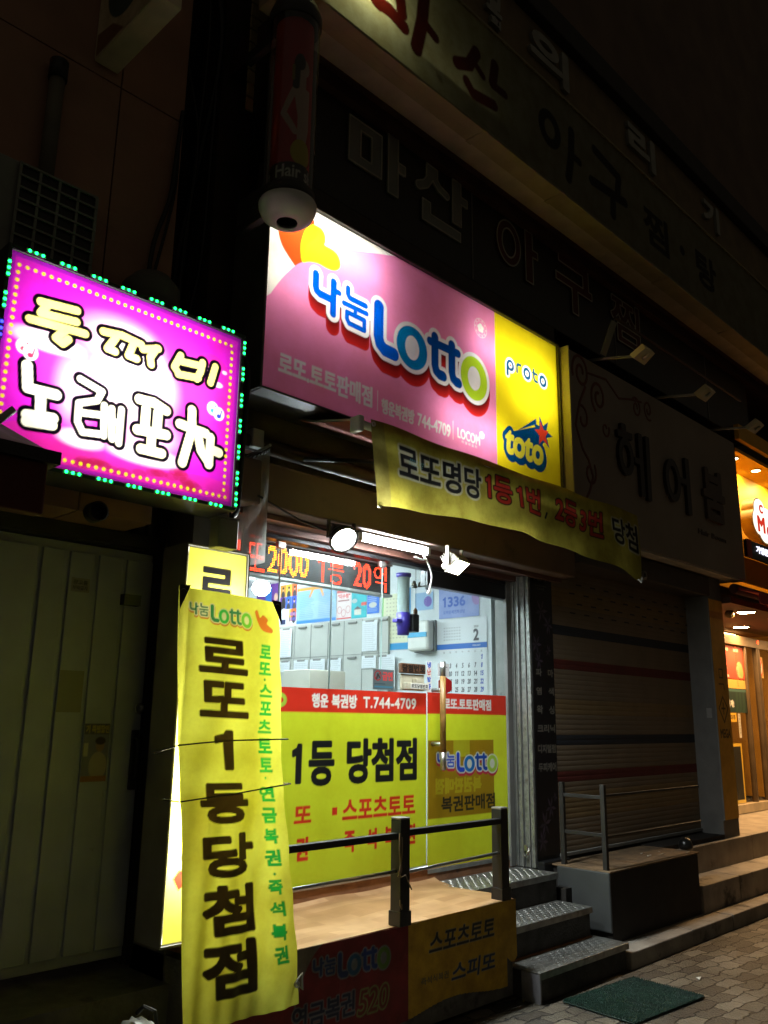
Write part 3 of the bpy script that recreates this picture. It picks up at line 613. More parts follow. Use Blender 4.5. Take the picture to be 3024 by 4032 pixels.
# hanging clip racks
rk = thing('clip_rack', 'grey wall rack of steel clipboards in two rows on the inner wall', 'rack', (XW, 5.9, 1.72))
MB().box(5.33, 5.354, 5.16, 6.74, 1.72, 2.425).build('panel', mat('rack_grey', (.46, .47, .44), .6, var=.08), rk)
b = MB()
for y in (6.66, 6.426, 6.186, 5.941, 5.723, 5.481, 5.274): b.box(5.327, 5.33, y-.004, y+.004, 1.72, 2.42)
b.box(5.327, 5.33, 5.16, 6.74, 2.107, 2.112); b.build('divider', mat('rack_dark', (.24, .25, .24), .5), rk)
for z in (2.405, 2.09):
    for y in (6.55, 6.31, 6.08, 5.84, 5.61, 5.38, 5.22):
        MB().box(5.312, 5.329, y-.06, y+.05, z-.018, z, .003).build('clip', GREYM, rk)
for i, (ya, yb, za, zb) in enumerate(((6.66, 6.455, 2.12, 2.4), (6.66, 6.47, 1.98, 2.08), (6.41, 6.2, 1.74, 2.085), (6.17, 5.96, 1.74, 2.085), (5.92, 5.74, 1.74, 2.085), (5.47, 5.28, 2.13, 2.4), (5.47, 5.29, 1.98, 2.09), (5.255, 5.06, 1.8, 2.09))):
    def dl(c):
        n = int((zb-za)/.018)
        if i in (2, 5): [c.rect(-ya+.01+k*.017, -ya+.012+k*.017, za+.01, zb-.03, (.4, .42, .45), .6) for k in range(int((ya-yb)/.017))]
        lines(c, -ya+.015, -yb-.01, zb-.03, n-1, .018, (.35, .37, .4), .006, .6)
    names = ('results sheet pinned top left on the clip rack', 'short curled slip at the lower left of the clip rack', 'finely ruled sheet, leftmost full sheet of the lower rack row', 'tabulated sheet second in the lower rack row', 'tabulated sheet third in the lower rack row', 'finely ruled sheet high at the right of the clip rack', 'short number slip at the lower right of the clip rack', 'long number sheet at the right end of the clip rack')
    wall_print('paper_sheet', names[i], ya, yb, za, zb, (.68, .71, .75), dl, .005, 'paper', 'sheets on the clip rack', 5.315)
dp = thing('towel_dispenser', 'white and grey plastic dispenser box on the inner wall', 'dispenser', (5.3, 4.74, 2.09))
b = MB(); b.box(5.235, 5.325, 4.62, 4.85, 2.1, 2.35, .025); b.build('cover', WHITEM, dp)
MB().box(5.3255, 5.354, 4.615, 4.855, 2.095, 2.355, .008).build('back_shell', mat('grey_plastic', (.2, .21, .21), .5), dp)
MB().box(5.231, 5.24, 4.63, 4.84, 2.21, 2.25, .002).build('blue_band', mat('band_blue', (.05, .35, .6), .4), dp)
cb = thing('carton', 'open cardboard carton on the counter behind the glass', 'box', (4.22, 4.85, 1.556))
MB().box(4.05, 4.4, 4.7, 5.0, 1.556, 1.89, .004).build('body', mat('pale_card', (.5, .48, .42), .8, var=.1), cb)
ct = thing('counter', 'white shop counter standing inside behind the glass', 'counter', (4.15, 4.86, 0.56))
MB().box(3.7, 4.6, 4.68, 5.05, .56, 1.52, .005).build('cabinet', WHITEM, ct); MB().box(3.68, 4.62, 4.66, 5.07, 1.521, 1.555, .006).build('top', mat('counter_top', (.45, .43, .4), .4), ct)
cn = thing('hanging_canister', 'clear grey tube with purple cap and base hanging inside the door', 'canister', (4.49, 4.2, 2.14))
MB().lathe([(.045, .15), (.045, .42), (.047, .42)], (4.495, 4.2, 2.15), 24).build('tube', mat('grey_tube', (.3, .36, .35), .25, var=.1), cn)
PUR = mat('purple_plastic', (.05, .03, .3), .35)
MB().lathe([(.0, .44), (.055, .44), (.055, .415), (.046, .41)], (4.495, 4.2, 2.15), 24).build('cap', PUR, cn)
b = MB(); b.lathe([(.0, -.01), (.042, -.01), (.045, .05), (.05, .06), (.05, .15), (.04, .155)], (4.495, 4.2, 2.15), 24); b.box(4.4, 4.46, 4.17, 4.22, 2.225, 2.25, .004); b.build('base', PUR, cn)
MB().box(4.535, 4.605, 4.14, 4.24, 2.165, 2.295, .008).build('motor', mat('black_plastic', (.01, .01, .011), .4), cn)
bb = thing('door_bells', 'three little dark bells on a string inside the door', 'bells', (4.55, 4.1, 2.5))
for x_, y_, z_ in ((4.5, 4.1, 2.5), (4.53, 4.12, 2.49), (4.565, 4.1, 2.5)):
    MB().lathe([(.003, .028), (.012, .02), (.018, .0), (.02, -.01), (.0, -.012)], (x_, y_, z_), 12).build('bell', mat('old_bronze', (.05, .045, .03), .4, metal=.7), bb)
MB().tube([(4.53, 4.11, 2.75), (4.53, 4.11, 2.52)], .002, 5).tube([(4.53, 4.11, 2.5), (4.532, 4.11, 2.32)], .0015, 5).build('string', WIREM, bb)
MB().prism([(4.515, 4.11, 2.29), (4.55, 4.11, 2.29), (4.55, 4.11, 2.315), (4.5325, 4.11, 2.335), (4.515, 4.11, 2.315)], (0, .01, 0)).build('charm', WOODP, bb)
# ceiling lights inside
WTUBE = emis('white_tube', (.83, .96, 1.0), 185)
def tube_light(label, x0, x1, y, z, r=.022, group=None, m=None, bm_=None):
    t = thing('fluorescent_light', label, 'tube light', ((x0+x1)/2, y, z), group)
    MB().box(x0-.03, x1+.03, y-.03, y+.03, z+r+.004, z+r+.03, .004).build('batten', bm_ or WHITEM, t)
    MB().tube([(x0, y, z), (x1, y, z)], r, 14).build('tube', m or WTUBE, t)
    for a, b in ((x0-.03, x0-.002), (x1+.002, x1+.03)): MB().box(a, b, y-.025, y+.025, z-.025, z+.025, .004).build('end_cap', WHITEM, t)
    return t
tube_light('twin end of the bright tube inside the shop, nearest the ticker', 3.4, 4.15, 4.24, 2.645)
tube_light('added upper white tube on the ceiling, lighting the shop inside', 3.25, 4.3, 4.75, 2.80)  # this tube and the next are added to light the room
tube_light('added tube light deep inside the shop, brightening the room', 3.2, 4.4, 6.3, 2.80)
gl = thing('globe_light', 'glowing round globe lamp on the ceiling at the back left', 'ceiling lamp', (4.95, 6.5, 2.88))
MB().lathe([(.05, -.0), (.06, -.05), (.05, -.06)], (4.95, 6.5, 2.88), 16).build('mount', GREYM, gl)
MB().lathe([(.0, -.2), (.05, -.19), (.085, -.15), (.09, -.12), (.07, -.075), (.04, -.06)], (4.95, 6.5, 2.88), 20).build('globe', emis('globe_glow', (.9, .97, 1), 60), gl)

# ================================================================ PINK LOTTERY LIGHT BOX
ps = thing('lottery_sign', 'lit pink and yellow lottery light box with a big blue wordmark above the awning', 'light box sign', (3.95, 3.4, 3.25))
CASE = mat('sign_case', (0.12, 0.115, 0.105), 0.5, metal=0.3, var=0.3)
b = MB(); b.box(2.505, 5.395, 3.66, 3.68, 3.245, 4.45); b.box(2.505, 2.52, 3.41, 3.66, 3.245, 4.45); b.box(5.38, 5.395, 3.41, 3.66, 3.245, 4.45); b.box(2.52, 5.38, 3.41, 3.66, 4.437, 4.45); b.box(2.52, 5.38, 3.41, 3.66, 3.245, 3.257); b.build('case', mat('case_inside', (.6, .6, .58), .7, var=.1), ps)
b = MB(); b.box(2.498, 2.514, 3.375, 3.682, 3.235, 4.465, .003); b.box(5.392, 5.404, 3.375, 3.682, 3.235, 4.465, .003); b.box(2.514, 5.392, 3.375, 3.682, 4.451, 4.465, .003); b.box(2.514, 5.392, 3.375, 3.682, 3.232, 3.244, .003); b.build('frame', CASE, ps)
c = Canvas(2.515, 5.392, 3.245, 4.45, 0.005, (0.86, 0.86, 0.78))
PINK = (0.85, 0.27, 0.52)
curve = smooth_poly([(2.516, 3.726), (2.556, 3.799), (2.627, 3.917), (2.688, 3.999), (2.735, 4.052), (2.80, 4.10), (2.889, 4.135), (2.95, 4.19), (2.992, 4.255), (3.066, 4.304), (3.163, 4.352), (3.297, 4.40), (3.45, 4.43), (3.7, 4.45)], 4)[:-20]
pink = [(4.588, 3.2), (2.4, 3.2), (2.4, 3.5)]+[tuple(q) for q in curve]+[(3.7, 4.5), (4.588, 4.5)]
c.draw(f_poly(smooth_poly([(2.5, 4.35), (2.575, 4.24), (2.593, 4.176), (2.615, 4.128), (2.643, 4.095), (2.685, 4.06), (2.73, 4.03), (2.8, 4.03), (2.83, 4.2), (2.85, 4.35), (2.82, 4.40), (2.66, 4.42)], 5)), (0.78, .075, .012))
c.draw(f_poly(pink), PINK)
c.draw(f_poly(smooth_poly([(2.769, 4.082), (2.754, 4.155), (2.759, 4.216), (2.783, 4.292), (2.823, 4.342), (2.858, 4.358), (2.908, 4.355), (2.935, 4.325), (2.939, 4.285), (2.936, 4.262), (2.992, 4.26), (3.038, 4.243), (3.061, 4.204), (3.059, 4.167), (3.034, 4.138), (2.998, 4.123), (2.947, 4.119), (2.889, 4.122), (2.819, 4.103)], 4)), (.88, .74, .015))
c.draw(f_poly(smooth_poly([(2.769, 4.088), (2.756, 4.155), (2.761, 4.216), (2.785, 4.29), (2.823, 4.338), (2.847, 4.352), (2.871, 4.334), (2.874, 4.298), (2.848, 4.256), (2.808, 4.214), (2.782, 4.161)], 4)), (.86, .42, .012))
lotto(c, (2.85, 4.49, 3.69, 4.09), .085, .028, [(0.0, .095, .62), (0.0, .2, .5), (.0, .06, .3), (.45, .72, .03)], (.84, .86, .88), (.55, .02, .02))
GR = (.82, .86, .86)
c.text('로또.토토판매점', 2.632, 3.352, 3.355, 3.49, GR, .035); c.rect(3.393, 3.399, 3.352, 3.483, GR)
LW = (.8, .84, .82)
c.text('행운복권방', 3.429, 3.728, 3.348, 3.446, LW, .04); c.text('744-4709', 3.756, 4.082, 3.354, 3.442, LW, .03); c.rect(4.105, 4.11, 3.349, 3.479, LW)
c.text('LOCOM', 4.153, 4.396, 3.375, 3.447, LW, .03); c.text('복권위원회', 4.195, 4.36, 3.348, 3.366, LW, .02, gap=.35)
for a in (20, 80, 140, 200, 260, 320): c.draw(f_ell(4.418+.016*math.cos(R(a)), 3.458+.016*math.sin(R(a)), .014, .012), LW)
c.draw(f_ring(4.421, 4.262, .073, .073, .069, .069), LW, .8); c.draw(f_ring(4.421, 4.262, .053, .053, .05, .05), LW, .6)
for a in range(0, 360, 36): c.draw(f_ell(4.421+.061*math.cos(R(a)), 4.262+.061*math.sin(R(a)), .006, .006), LW, .7)
for a in (20, 92, 164, 236, 308): c.draw(f_ell(4.421+.02*math.cos(R(a)), 4.262+.02*math.sin(R(a)), .018, .016), LW)
c.rect(4.588, 5.45, 3.2, 4.5, (.86, .72, .012))
PN = (.0, .06, .17); Wt = (.85, .87, .86)
pr = {'p': [f_line([(4.735, 4.09), (4.735, 4.012)], .013), f_ring(4.772, 4.09, .045, .045, .022, .022)], 'r': [f_line([(4.855, 4.065), (4.855, 4.115), (4.87, 4.13), (4.902, 4.13)], .0115)],
      'o': [f_ring(4.982, 4.09, .048, .048, .023, .023)], 't': [f_line([(5.072, 4.15), (5.072, 4.08), (5.086, 4.062), (5.115, 4.062)], .0115), f_line([(5.058, 4.122), (5.115, 4.122)], .0105)], 'q': [f_ring(5.193, 4.093, .048, .048, .023, .023)]}
for q in 'poq':
    f = f_any(pr[q]); s0 = {'p': (4.772, 4.09), 'o': (4.982, 4.09), 'q': (5.193, 4.093)}[q]
    c.draw((lambda f: lambda U, V: f(U, V)-.016)(f), Wt); c.draw(f_ell(s0[0], s0[1], .03, .03), Wt)
for q in 'prot': [c.draw(f, PN) for f in pr[q]]
[c.draw(f, PN) for f in pr['q']]
for x_, z_ in ((4.772, 4.09), (4.982, 4.09), (5.193, 4.093)): c.draw(f_ell(x_, z_, .0105, .0105), (.75, .07, .03))
star = lambda cx, cz, r, q, n, a0: [(cx+(r if i % 2 == 0 else q)*math.cos(R(a0+i*180/n)), cz+(r if i % 2 == 0 else q)*math.sin(R(a0+i*180/n))) for i in range(2*n)]
TY = (.82, .76, .05); TN = (.0, .06, .2)
toto = layout('toto', 4.675, 5.16, 3.395, 3.58, .012, .12); ft = lambda U, V: np.minimum.reduce([seg_dist(U, V, S, True) for S in toto])-.012
c.draw(lambda U, V: ft(U, V)-.034, TN, 1, (4.5, 5.35, 3.3, 3.75)); c.draw(lambda U, V: ft(U-.012, V+.022)-.03, TN, 1, (4.5, 5.35, 3.3, 3.75))
c.draw(f_poly([(4.76, 3.56), (4.79, 3.585), (5.11, 3.705), (5.2, 3.6), (5.0, 3.5)]), TN); c.draw(f_poly([(4.839, 3.602), (5.083, 3.758), (5.085, 3.715)]), TN)
c.draw(f_poly(star(5.165, 3.665, .135, .062, 7, 105)), TN); c.draw(lambda U, V: ft(U, V), TY, 1, (4.5, 5.35, 3.3, 3.75)); c.draw(f_poly(star(5.16, 3.655, .10, .044, 5, 100)), (.72, .05, .02))
c.mesh('face', facade(3.4), printed('backlit_vinyl', trans=0.6, rough=0.35, dirt=.1, dscale=1.6), ps)
for nm, loc, size, pw in (('tube_lamp', (2.95, 3.6, 4.28), (.8, .06), 7.5), ('tube_lamp', (4.84, 3.6, 4.15), (.95, .06), 5.0), ('tube_lamp', (2.98, 3.6, 3.95), (.9, .06), 3.0), ('tube_lamp', (4.35, 3.6, 3.5), (.7, .06), 3.4), ('tube_lamp', (5.05, 3.6, 3.9), (.5, .06), 2.2)):
    lamp_area(nm, loc, size, pw, ps, (1, .98, .95))
MB().box(2.505, 5.41, 3.42, 3.5, 4.466, 4.62).build('top_panel', mat('brown_panel', (.05, .042, .035), .7), ps)

# ================================================================ DARK RESTAURANT SIGN with block letters
bs = thing('restaurant_sign', 'unlit black sign with grey and dark red block Hangul above the pink light box', 'sign', (4.6, 3.4, 4.62))
b = MB(); b.box(2.5, 9.4, 3.42, 3.6, 4.622, 5.42, .005); b.build('panel', mat('black_panel', (.014, .014, .014), .45, var=.3), bs)
b = MB()
for x in (4.36, 6.4, 8.3): b.box(x-.004, x+.004, 3.414, 3.422, 4.63, 5.41)
b.build('seam', GREYM, bs)
GL1 = mat('grey_letter', (.22, .24, .22), .6, var=.15); GL2 = mat('red_letter', (.09, .018, .015), .6, var=.2); EDG = mat('letter_edge', (.42, .42, .36), .5)
h = .045
let = [('마', GL1, f_any([f_bar((3.108, 5.238), (3.408, 5.238), .036), f_bar((3.108, 4.98), (3.408, 4.98), .036), f_bar((3.163, 4.945), (3.163, 5.274), .055), f_bar((3.358, 4.945), (3.358, 5.274), .05), f_bar((3.513, 4.885), (3.513, 5.345), .051), f_bar((3.56, 5.12), (3.634, 5.12), .04)]), (3.05, 3.7, 4.85, 5.4)),
       ('산', GL1, f_any([f_bar((3.905, 5.31), (3.90, 5.2), .062), f_line([(3.89, 5.22), (3.84, 5.14), (3.765, 5.095)], .034), f_line([(3.93, 5.22), (3.98, 5.17), (4.06, 5.15)], .032), f_bar((4.172, 4.97), (4.172, 5.33), .052), f_bar((4.2, 5.19), (4.295, 5.19), .035), f_bar((3.845, 4.86), (3.845, 5.015), .045), f_bar((3.8, 4.888), (4.215, 4.888), .04)]), (3.65, 4.35, 4.8, 5.4)),
       ('아', GL2, f_any([f_ring(4.797, 5.11, .155, .19, .083, .115), f_bar((5.065, 4.88), (5.065, 5.332), .054), f_bar((5.1, 5.155), (5.19, 5.155), .036)]), (4.6, 5.25, 4.8, 5.4)),
       ('구', GL2, f_any([f_bar((5.49, 5.3), (5.96, 5.3), .04), f_bar((5.91, 5.12), (5.91, 5.32), .05), f_bar((5.44, 5.115), (6.01, 5.115), .038), f_bar((5.73, 4.855), (5.73, 5.12), .05)]), (5.35, 6.1, 4.8, 5.4)),
       ('찜', GL2, f_text('찜', 6.32, 6.86, 4.87, 5.33, .035), (6.25, 6.95, 4.8, 5.4))]
for ch, m, f, bx in let:
    q = raised('letter', f, bx, .012, 3.419, .012, m, bs)
    raised('outline', (lambda f: lambda U, V: np.maximum(f(U, V)-.001, -(f(U, V)+.009)))(f), bx, .006, 3.4065, .003, EDG, q)

# ================================================================ CREAM LIGHT BOX (one tube alive at the left end)
cs = thing('cream_sign', 'long cream restaurant light box with brush Hangul, glowing faintly at its left end', 'light box sign', (5.5, 3.0, 5.42))
b = MB(); b.box(2.3, 13.5, 3.28, 3.3, 5.42, 6.28); b.box(2.3, 2.32, 3.02, 3.28, 5.42, 6.28); b.box(2.32, 13.5, 3.02, 3.28, 6.265, 6.28); b.box(2.32, 13.5, 3.02, 3.28, 5.42, 5.435); b.build('case', mat('cream_case', (.45, .4, .28), .6, var=.2), cs)
b = MB(); b.box(2.29, 13.5, 2.985, 3.06, 5.40, 5.419, .003); b.box(2.29, 13.5, 3.062, 3.14, 5.405, 5.4195, .003); b.box(2.29, 13.5, 2.985, 3.02, 6.281, 6.3, .003)
for x in (2.5, 3.95, 4.9, 6.6, 8.0, 9.4): b.box(x, x+.05, 2.98, 3.142, 5.397, 5.4045)
b.build('trim', mat('cream_trim', (.26, .23, .12), .55, var=.2), cs)
c = Canvas(2.3, 13.5, 5.42, 6.28, 0.01, (0.42, 0.42, 0.28))
BR = (.055, .005, .003); BK = (.025, .02, .015)
c.draw(f_any([f_line([(2.83, 6.15), (2.9, 5.79), (2.95, 5.72)], .05), f_line([(2.93, 5.73), (3.05, 5.74), (3.17, 5.71)], .055), f_line([(2.85, 6.12), (3.1, 6.15), (3.155, 5.8)], .05)]), BR)
c.draw(f_line([(3.37, 6.15), (3.34, 5.85), (3.29, 5.63)], .055), (.05, .006, .004)); c.draw(f_line([(3.37, 5.87), (3.47, 5.83)], .04), BR)
c.draw(f_any([f_line([(3.9, 6.0), (3.82, 5.85), (3.69, 5.78)], .048), f_line([(3.88, 5.9), (3.97, 5.85)], .03), f_line([(4.11, 6.03), (4.08, 5.86)], .045), f_line([(4.08, 5.85), (4.22, 5.855)], .035), f_line([(3.79, 5.7), (3.86, 5.64)], .042), f_line([(3.87, 5.645), (4.09, 5.69)], .045)]), (.09, .01, .006))
c.draw(f_any([f_ring(4.79, 5.9, .15, .16, .07, .08), f_line([(5.1, 6.05), (5.08, 5.82), (5.03, 5.6)], .045), f_line([(5.09, 5.84), (5.2, 5.83)], .035)]), BK)
c.draw(f_any([f_line([(5.45, 6.08), (5.83, 6.02), (5.8, 5.86)], .045), f_line([(5.38, 5.76), (5.92, 5.82)], .045), f_line([(5.72, 5.79), (5.7, 5.6)], .045)]), BK)
c.text('찜', 6.24, 6.71, 5.62, 5.99, BK, .045); c.draw(f_ell(6.99, 5.84, .05, .05), BK); c.text('탕', 7.28, 7.74, 5.64, 6.02, BK, .045)
c.mesh('face', facade(3.0), printed('cream_vinyl', trans=0.65, rough=0.5, dirt=.25), cs)
lamp_area('tube_lamp', (2.75, 3.15, 5.8), (.5, .05), 3.6, cs, (1, .98, .6)); lamp_area('tube_lamp', (3.5, 3.22, 5.6), (.9, .05), 1.0, cs, (1, .95, .6))
# raised letters of the church above
us_ = thing('upper_sign', 'tan wall band with pale raised Hangul above the cream light box', 'sign', (5.5, 3.15, 6.3))
MB().box(2.3, 13.5, 3.2, 3.59, 6.3, 7.11).build('band', mat('tan_band', (.2, .15, .08), .8, var=.25), us_)
UL = mat('pale_letter', (.3, .31, .28), .6)
for t, a, b_, z0, z1 in (('교', 4.25, 4.45, 6.75, 6.97), ('회', 4.3, 4.43, 6.64, 6.73), ('의', 4.82, 5.39, 6.67, 7.04), ('리', 6.4, 6.93, 6.68, 7.04), ('기', 8.0, 8.4, 6.7, 7.02)):
    raised('letter', f_text(t, a, b_, z0, z1, .05), (a-.05, b_+.05, z0-.05, z1+.05), .012, 3.198, .03, UL, us_)

# ================================================================ AWNING AND ITS BANNER
aw = thing('awning', 'dark maroon fabric awning half drawn out below the pink light box', 'awning', (4.4, 3.85, 3.3))
MAR = mat('maroon_fabric', (.3, .07, .04), .85, var=.3, vscale=8, bump=.2)
b = MB(); n = 12
for i in range(n):
    t0, t1 = i/n, (i+1)/n; za = lambda t: 3.33-.225*t-.035*math.sin(math.pi*t)
    b.quad((2.96, 3.85-.75*t0, za(t0)), (5.93, 3.85-.75*t0, za(t0)), (5.93, 3.85-.75*t1, za(t1)), (2.96, 3.85-.75*t1, za(t1)))
b.build('fabric', MAR, aw)
MB().tube([(2.962, 3.85, 3.333), (2.962, 3.48, 3.19), (2.962, 3.1, 3.108)], .006, 6).build('hem', mat('pale_hem', (.55, .5, .4), .7), aw)
MB().tube([(2.95, 3.1, 3.085), (5.96, 3.1, 3.085)], .022, 12).build('front_bar', WHITEM, aw)
MB().box(2.925, 2.962, 3.06, 3.14, 3.03, 3.12, .01).build('end_cap', WHITEM, aw)
MB().tube([(2.6, 3.76, 3.07), (5.95, 3.76, 3.07)], .045, 14).build('roller', mat('roller_tube', (.12, .085, .06), .5), aw)
for x in (2.75, 5.7):
    MB().box(x-.04, x+.04, 3.7, 3.86, 3.03, 3.14, .008).build('bracket', WHITEM, aw)
for x in (3.1, 5.6):
    MB().tube([(x, 3.74, 3.05), (x+.35, 3.42, 3.05), (x+.05, 3.12, 3.07)], .014, 8).build('arm', DARKM, aw)
bn = thing('banner', 'dusty yellow cloth banner with black and red Hangul hung from the awning bar', 'banner', (4.45, 3.1, 2.62))
c = Canvas(3.018, 5.945, 2.625, 3.118, 0.006, (.38, .33, .05))
c.rect(3.0, 3.115, 2.6, 3.2, (.27, .23, .06)); HAL = (.45, .43, .3)
c.text('로또명당', 3.2, 3.985, 2.795, 3.025, INK, .03, layers=[(.06, HAL)])
c.text('1등', 4.03, 4.28, 2.82, 3.03, (.4, .03, .02), .025, layers=[(.05, (.03, .01, .01))]); c.text('1번', 4.33, 4.62, 2.82, 3.03, (.4, .03, .02), .025, layers=[(.05, (.03, .01, .01))])
c.draw(f_line([(4.7, 2.86), (4.685, 2.82)], .01), INK)
c.text('2등', 4.8, 5.08, 2.82, 3.03, (.4, .03, .02), .025, layers=[(.05, (.03, .01, .01))]); c.text('3번', 5.13, 5.42, 2.82, 3.03, (.4, .03, .02), .025, layers=[(.05, (.03, .01, .01))])
c.text('당첨', 5.54, 5.92, 2.82, 3.03, INK, .03, layers=[(.06, HAL)])
for z in (2.91, 2.925, 2.94):
    for i in range(8): c.draw(f_ell(3.3+i*.017+(z-2.91)*.5, z, .003, .003), (.1, .4, .45), 1, (3.25, 3.5, 2.9, 2.95))
def bmap(U, V):
    s = (U-3.018)/2.927; t = (3.118-V)/.493
    sag = 0.085*np.sin(np.pi*np.clip(s*1.05, 0, 1))*t*(1+.5*np.sin(5*s)) + .022*np.sin(9*s+1)*t
    y = 3.072-.02*np.sin(14*s+2*t)*t-.012*np.sin(31*s)*(.3+t)-.03*t*(s > .8)*(s-.8)*5
    x = U+.045*t*(1-s)-.035*t*s+.012*np.sin(7*s)*t
    edge = np.exp(-((s-1)/.05)**2)*.03*t
    return x, y, V+sag*.9-edge+.006*np.sin(23*s)*(1-t)
CLOTH = printed('banner_cloth', trans=0.3, rough=0.7, dirt=0.35, spec=.2)
c.mesh('cloth', bmap, CLOTH, bn)
for z, x in ((3.09, 3.03), (2.65, 3.085)): MB().lathe([(.006, -.002), (.014, -.003), (.014, .003), (.006, .002)], (0, 0, 0), 14, Matrix.Translation((x, 3.06, z)) @ Matrix.Rotation(R(90), 4, 'X')).build('eyelet', STEELM, bn)
MB().tube([(5.93, 3.08, 3.1), (5.97, 3.1, 3.11)], .006, 6).tube([(5.9, 3.04, 2.62), (5.88, 3.04, 2.58), (5.86, 3.05, 2.6)], .008, 6).build('tie', mat('white_tie', (.6, .6, .58), .6), bn)

# ================================================================ SHUTTER HOOD over the shop front, lamps
hd = thing('shutter_hood', 'smooth brown roller shutter hood above the glass shop front', 'shutter box', (4.2, 3.7, 2.64))
b = MB(); b.box(2.505, 5.72, 3.5, 3.86, 2.642, 2.885, .012); b.build('casing', mat('brown_hood', (.17, .105, .08), .55, var=.2, vscale=3, stain=((.07, .05, .04), 2, .62)), hd)
MB().box(2.51, 5.39, 3.83, 3.95, 2.603, 2.641).build('guide', mat('brown_guide', (.16, .07, .05), .5), hd)
MB().box(2.51, 5.70, 3.62, 3.66, 2.61, 2.641).build('guide', mat('brown_guide', (.16, .07, .05), .5), hd)
MB().tube([(2.6, 3.48, 2.68), (2.9, 3.49, 2.60), (3.1, 3.52, 2.585), (3.4, 3.55, 2.63)], .006, 6).build('cable', WIREM, hd)
tube_light('brightest fluorescent tube slung under the brown shutter hood', 3.44, 4.02, 3.57, 2.604, .019, None, emis('outer_tube', (.9, .97, 1.0), 180), mat('grey_batten', (.2, .2, .19), .5))
cb_ = MB().tube(bend([(3.98, 3.55, 2.57), (4.0, 3.53, 2.53), (4.03, 3.52, 2.44), (4.01, 3.52, 2.36), (3.985, 3.52, 2.32)]), .006, 7).tube(bend([(3.9, 3.55, 2.55), (3.95, 3.53, 2.535), (4.0, 3.54, 2.55)]), .006, 7).build('dangling_cable', mat('white_cable', (.75, .75, .73), .5), None, (3.98, 3.55, 2.57)); tag(cb_, 'loose white cable dangling below the bright tube', 'cable')
def flood(label, cx, cy, cz, wd, ht, tilt, yaw, m, strength, rnd=False):
    t = thing('flood_light', label, 'flood light', (cx, cy, cz))
    M = Matrix.Translation((cx, cy, cz)) @ Matrix.Rotation(yaw, 4, 'Z') @ Matrix.Rotation(tilt, 4, 'X'); MR_ = M @ Matrix.Rotation(R(90), 4, 'X')
    b = MB(); r = MB(); ln = MB(); a, c_ = wd/2, ht/2
    if rnd:
        b.lathe([(0, -.05), (a*.8, -.05), (a, -.02), (a, -.002), (0, -.002)], (0, 0, 0), 28, MR_)
        r.lathe([(a-.01, .0), (a+.01, .0), (a+.01, .014), (a-.004, .016), (a-.01, .0)], (0, 0, 0), 28, MR_)
        ln.lathe([(0, .007), (a*.6, .006), (a-.011, .002)], (0, 0, 0), 28, MR_)
    else:
        b.box(-a, a, -.0, .05, -c_, c_, .01, M)
        for q in ((-a, a, c_-.012, c_), (-a, a, -c_, -c_+.012), (-a, -a+.012, -c_+.012, c_-.012), (a-.012, a, -c_+.012, c_-.012)): r.box(q[0], q[1], -.012, -.001, q[2], q[3], 0, M)
        ln.box(-a+.012, a-.012, -.004, -.002, -c_+.012, c_-.012, 0, M)
    b.box(-wd*.35, wd*.35, .05, .09, -ht*.35, ht*.35, .01, M)
    for i in range(5): b.box(-wd*.3, wd*.3, .09, .11, -ht*.3+i*ht*.13, -ht*.3+i*ht*.13+.006, 0, M)
    b.build('housing', m, t); r.build('bezel', m, t); ln.build('lens', emis('flood_glow%d' % strength, (.93, 1, .98), strength), t)
    for s in (-1, 1):
        p = M @ Vector((s*(wd/2+.008), .03, 0)); MB().box(p.x-.006, p.x+.006, p.y-.012, p.y+.012, p.z-.02, 2.64, .002).build('bracket', m, t)
    return t
flood('round-shouldered black flood light glaring below the hood, left of the white one', 3.18, 3.44, 2.535, .155, .12, R(42), R(-10), DARKM, 1350, True)
flood('small white flood light on a bracket over the shop door', 4.19, 3.44, 2.515, .175, .125, R(50), R(12), mat('cream_enamel', (.6, .57, .46), .4, var=.15), 850)

# ================================================================ KARAOKE SIGN
ks = thing('karaoke_sign', 'glowing magenta bar sign with fat hand-drawn Hangul and dotted border', 'light box sign', (1.4, 2.7, 2.36))
c = Canvas(0.945, 1.89, 2.357, 3.071, 0.0035, (.55, .012, .5))
rose = (.66, .02, .3)
for q in ((1.4, 2.41, .32, .07), (1.75, 2.4, .2, .05), (1.75, 2.82, .12, .14), (1.15, 2.42, .2, .08)): c.draw(lambda U, V, q=q: f_ell(*q)(U, V)*1.5, rose, .6)
cl = [f_ell(1.41, 2.72, .26, .2), f_ell(1.3, 2.9, .14, .09), f_ell(1.5, 2.86, .17, .12), f_ell(1.55, 2.6, .14, .14), f_ell(1.3, 2.58, .18, .11), f_ell(1.1, 2.79, .12, .035), f_ell(1.25, 2.475, .08, .03), f_ell(1.5, 2.475, .14, .035), f_ell(1.68, 2.89, .06, .02)]
c.soft(f_ell(1.42, 2.72, .34, .26), (.75, .06, .6), .22, .8); c.soft(f_any([f_ell(1.43, 2.73, .17, .16), f_ell(1.36, 2.87, .14, .08), f_ell(1.22, 2.66, .06, .1), f_ell(1.5, 2.56, .1, .06)]), (.9, .6, .85), .1); c.soft(f_any([f_ell(1.42, 2.75, .08, .1), f_ell(1.4, 2.87, .09, .05)]), (.92, .86, .9), .1)  # pale core: overexposed lamp glow painted into the ink, along with printed cloud
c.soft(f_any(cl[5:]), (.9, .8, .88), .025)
for x_, z_, a, b_ in ((1.77, 2.87, .02, .012), (1.79, 2.84, .025, .012), (1.82, 2.9, .012, .008)): c.draw(f_ell(x_, z_, a, b_), (.85, .6, .8))
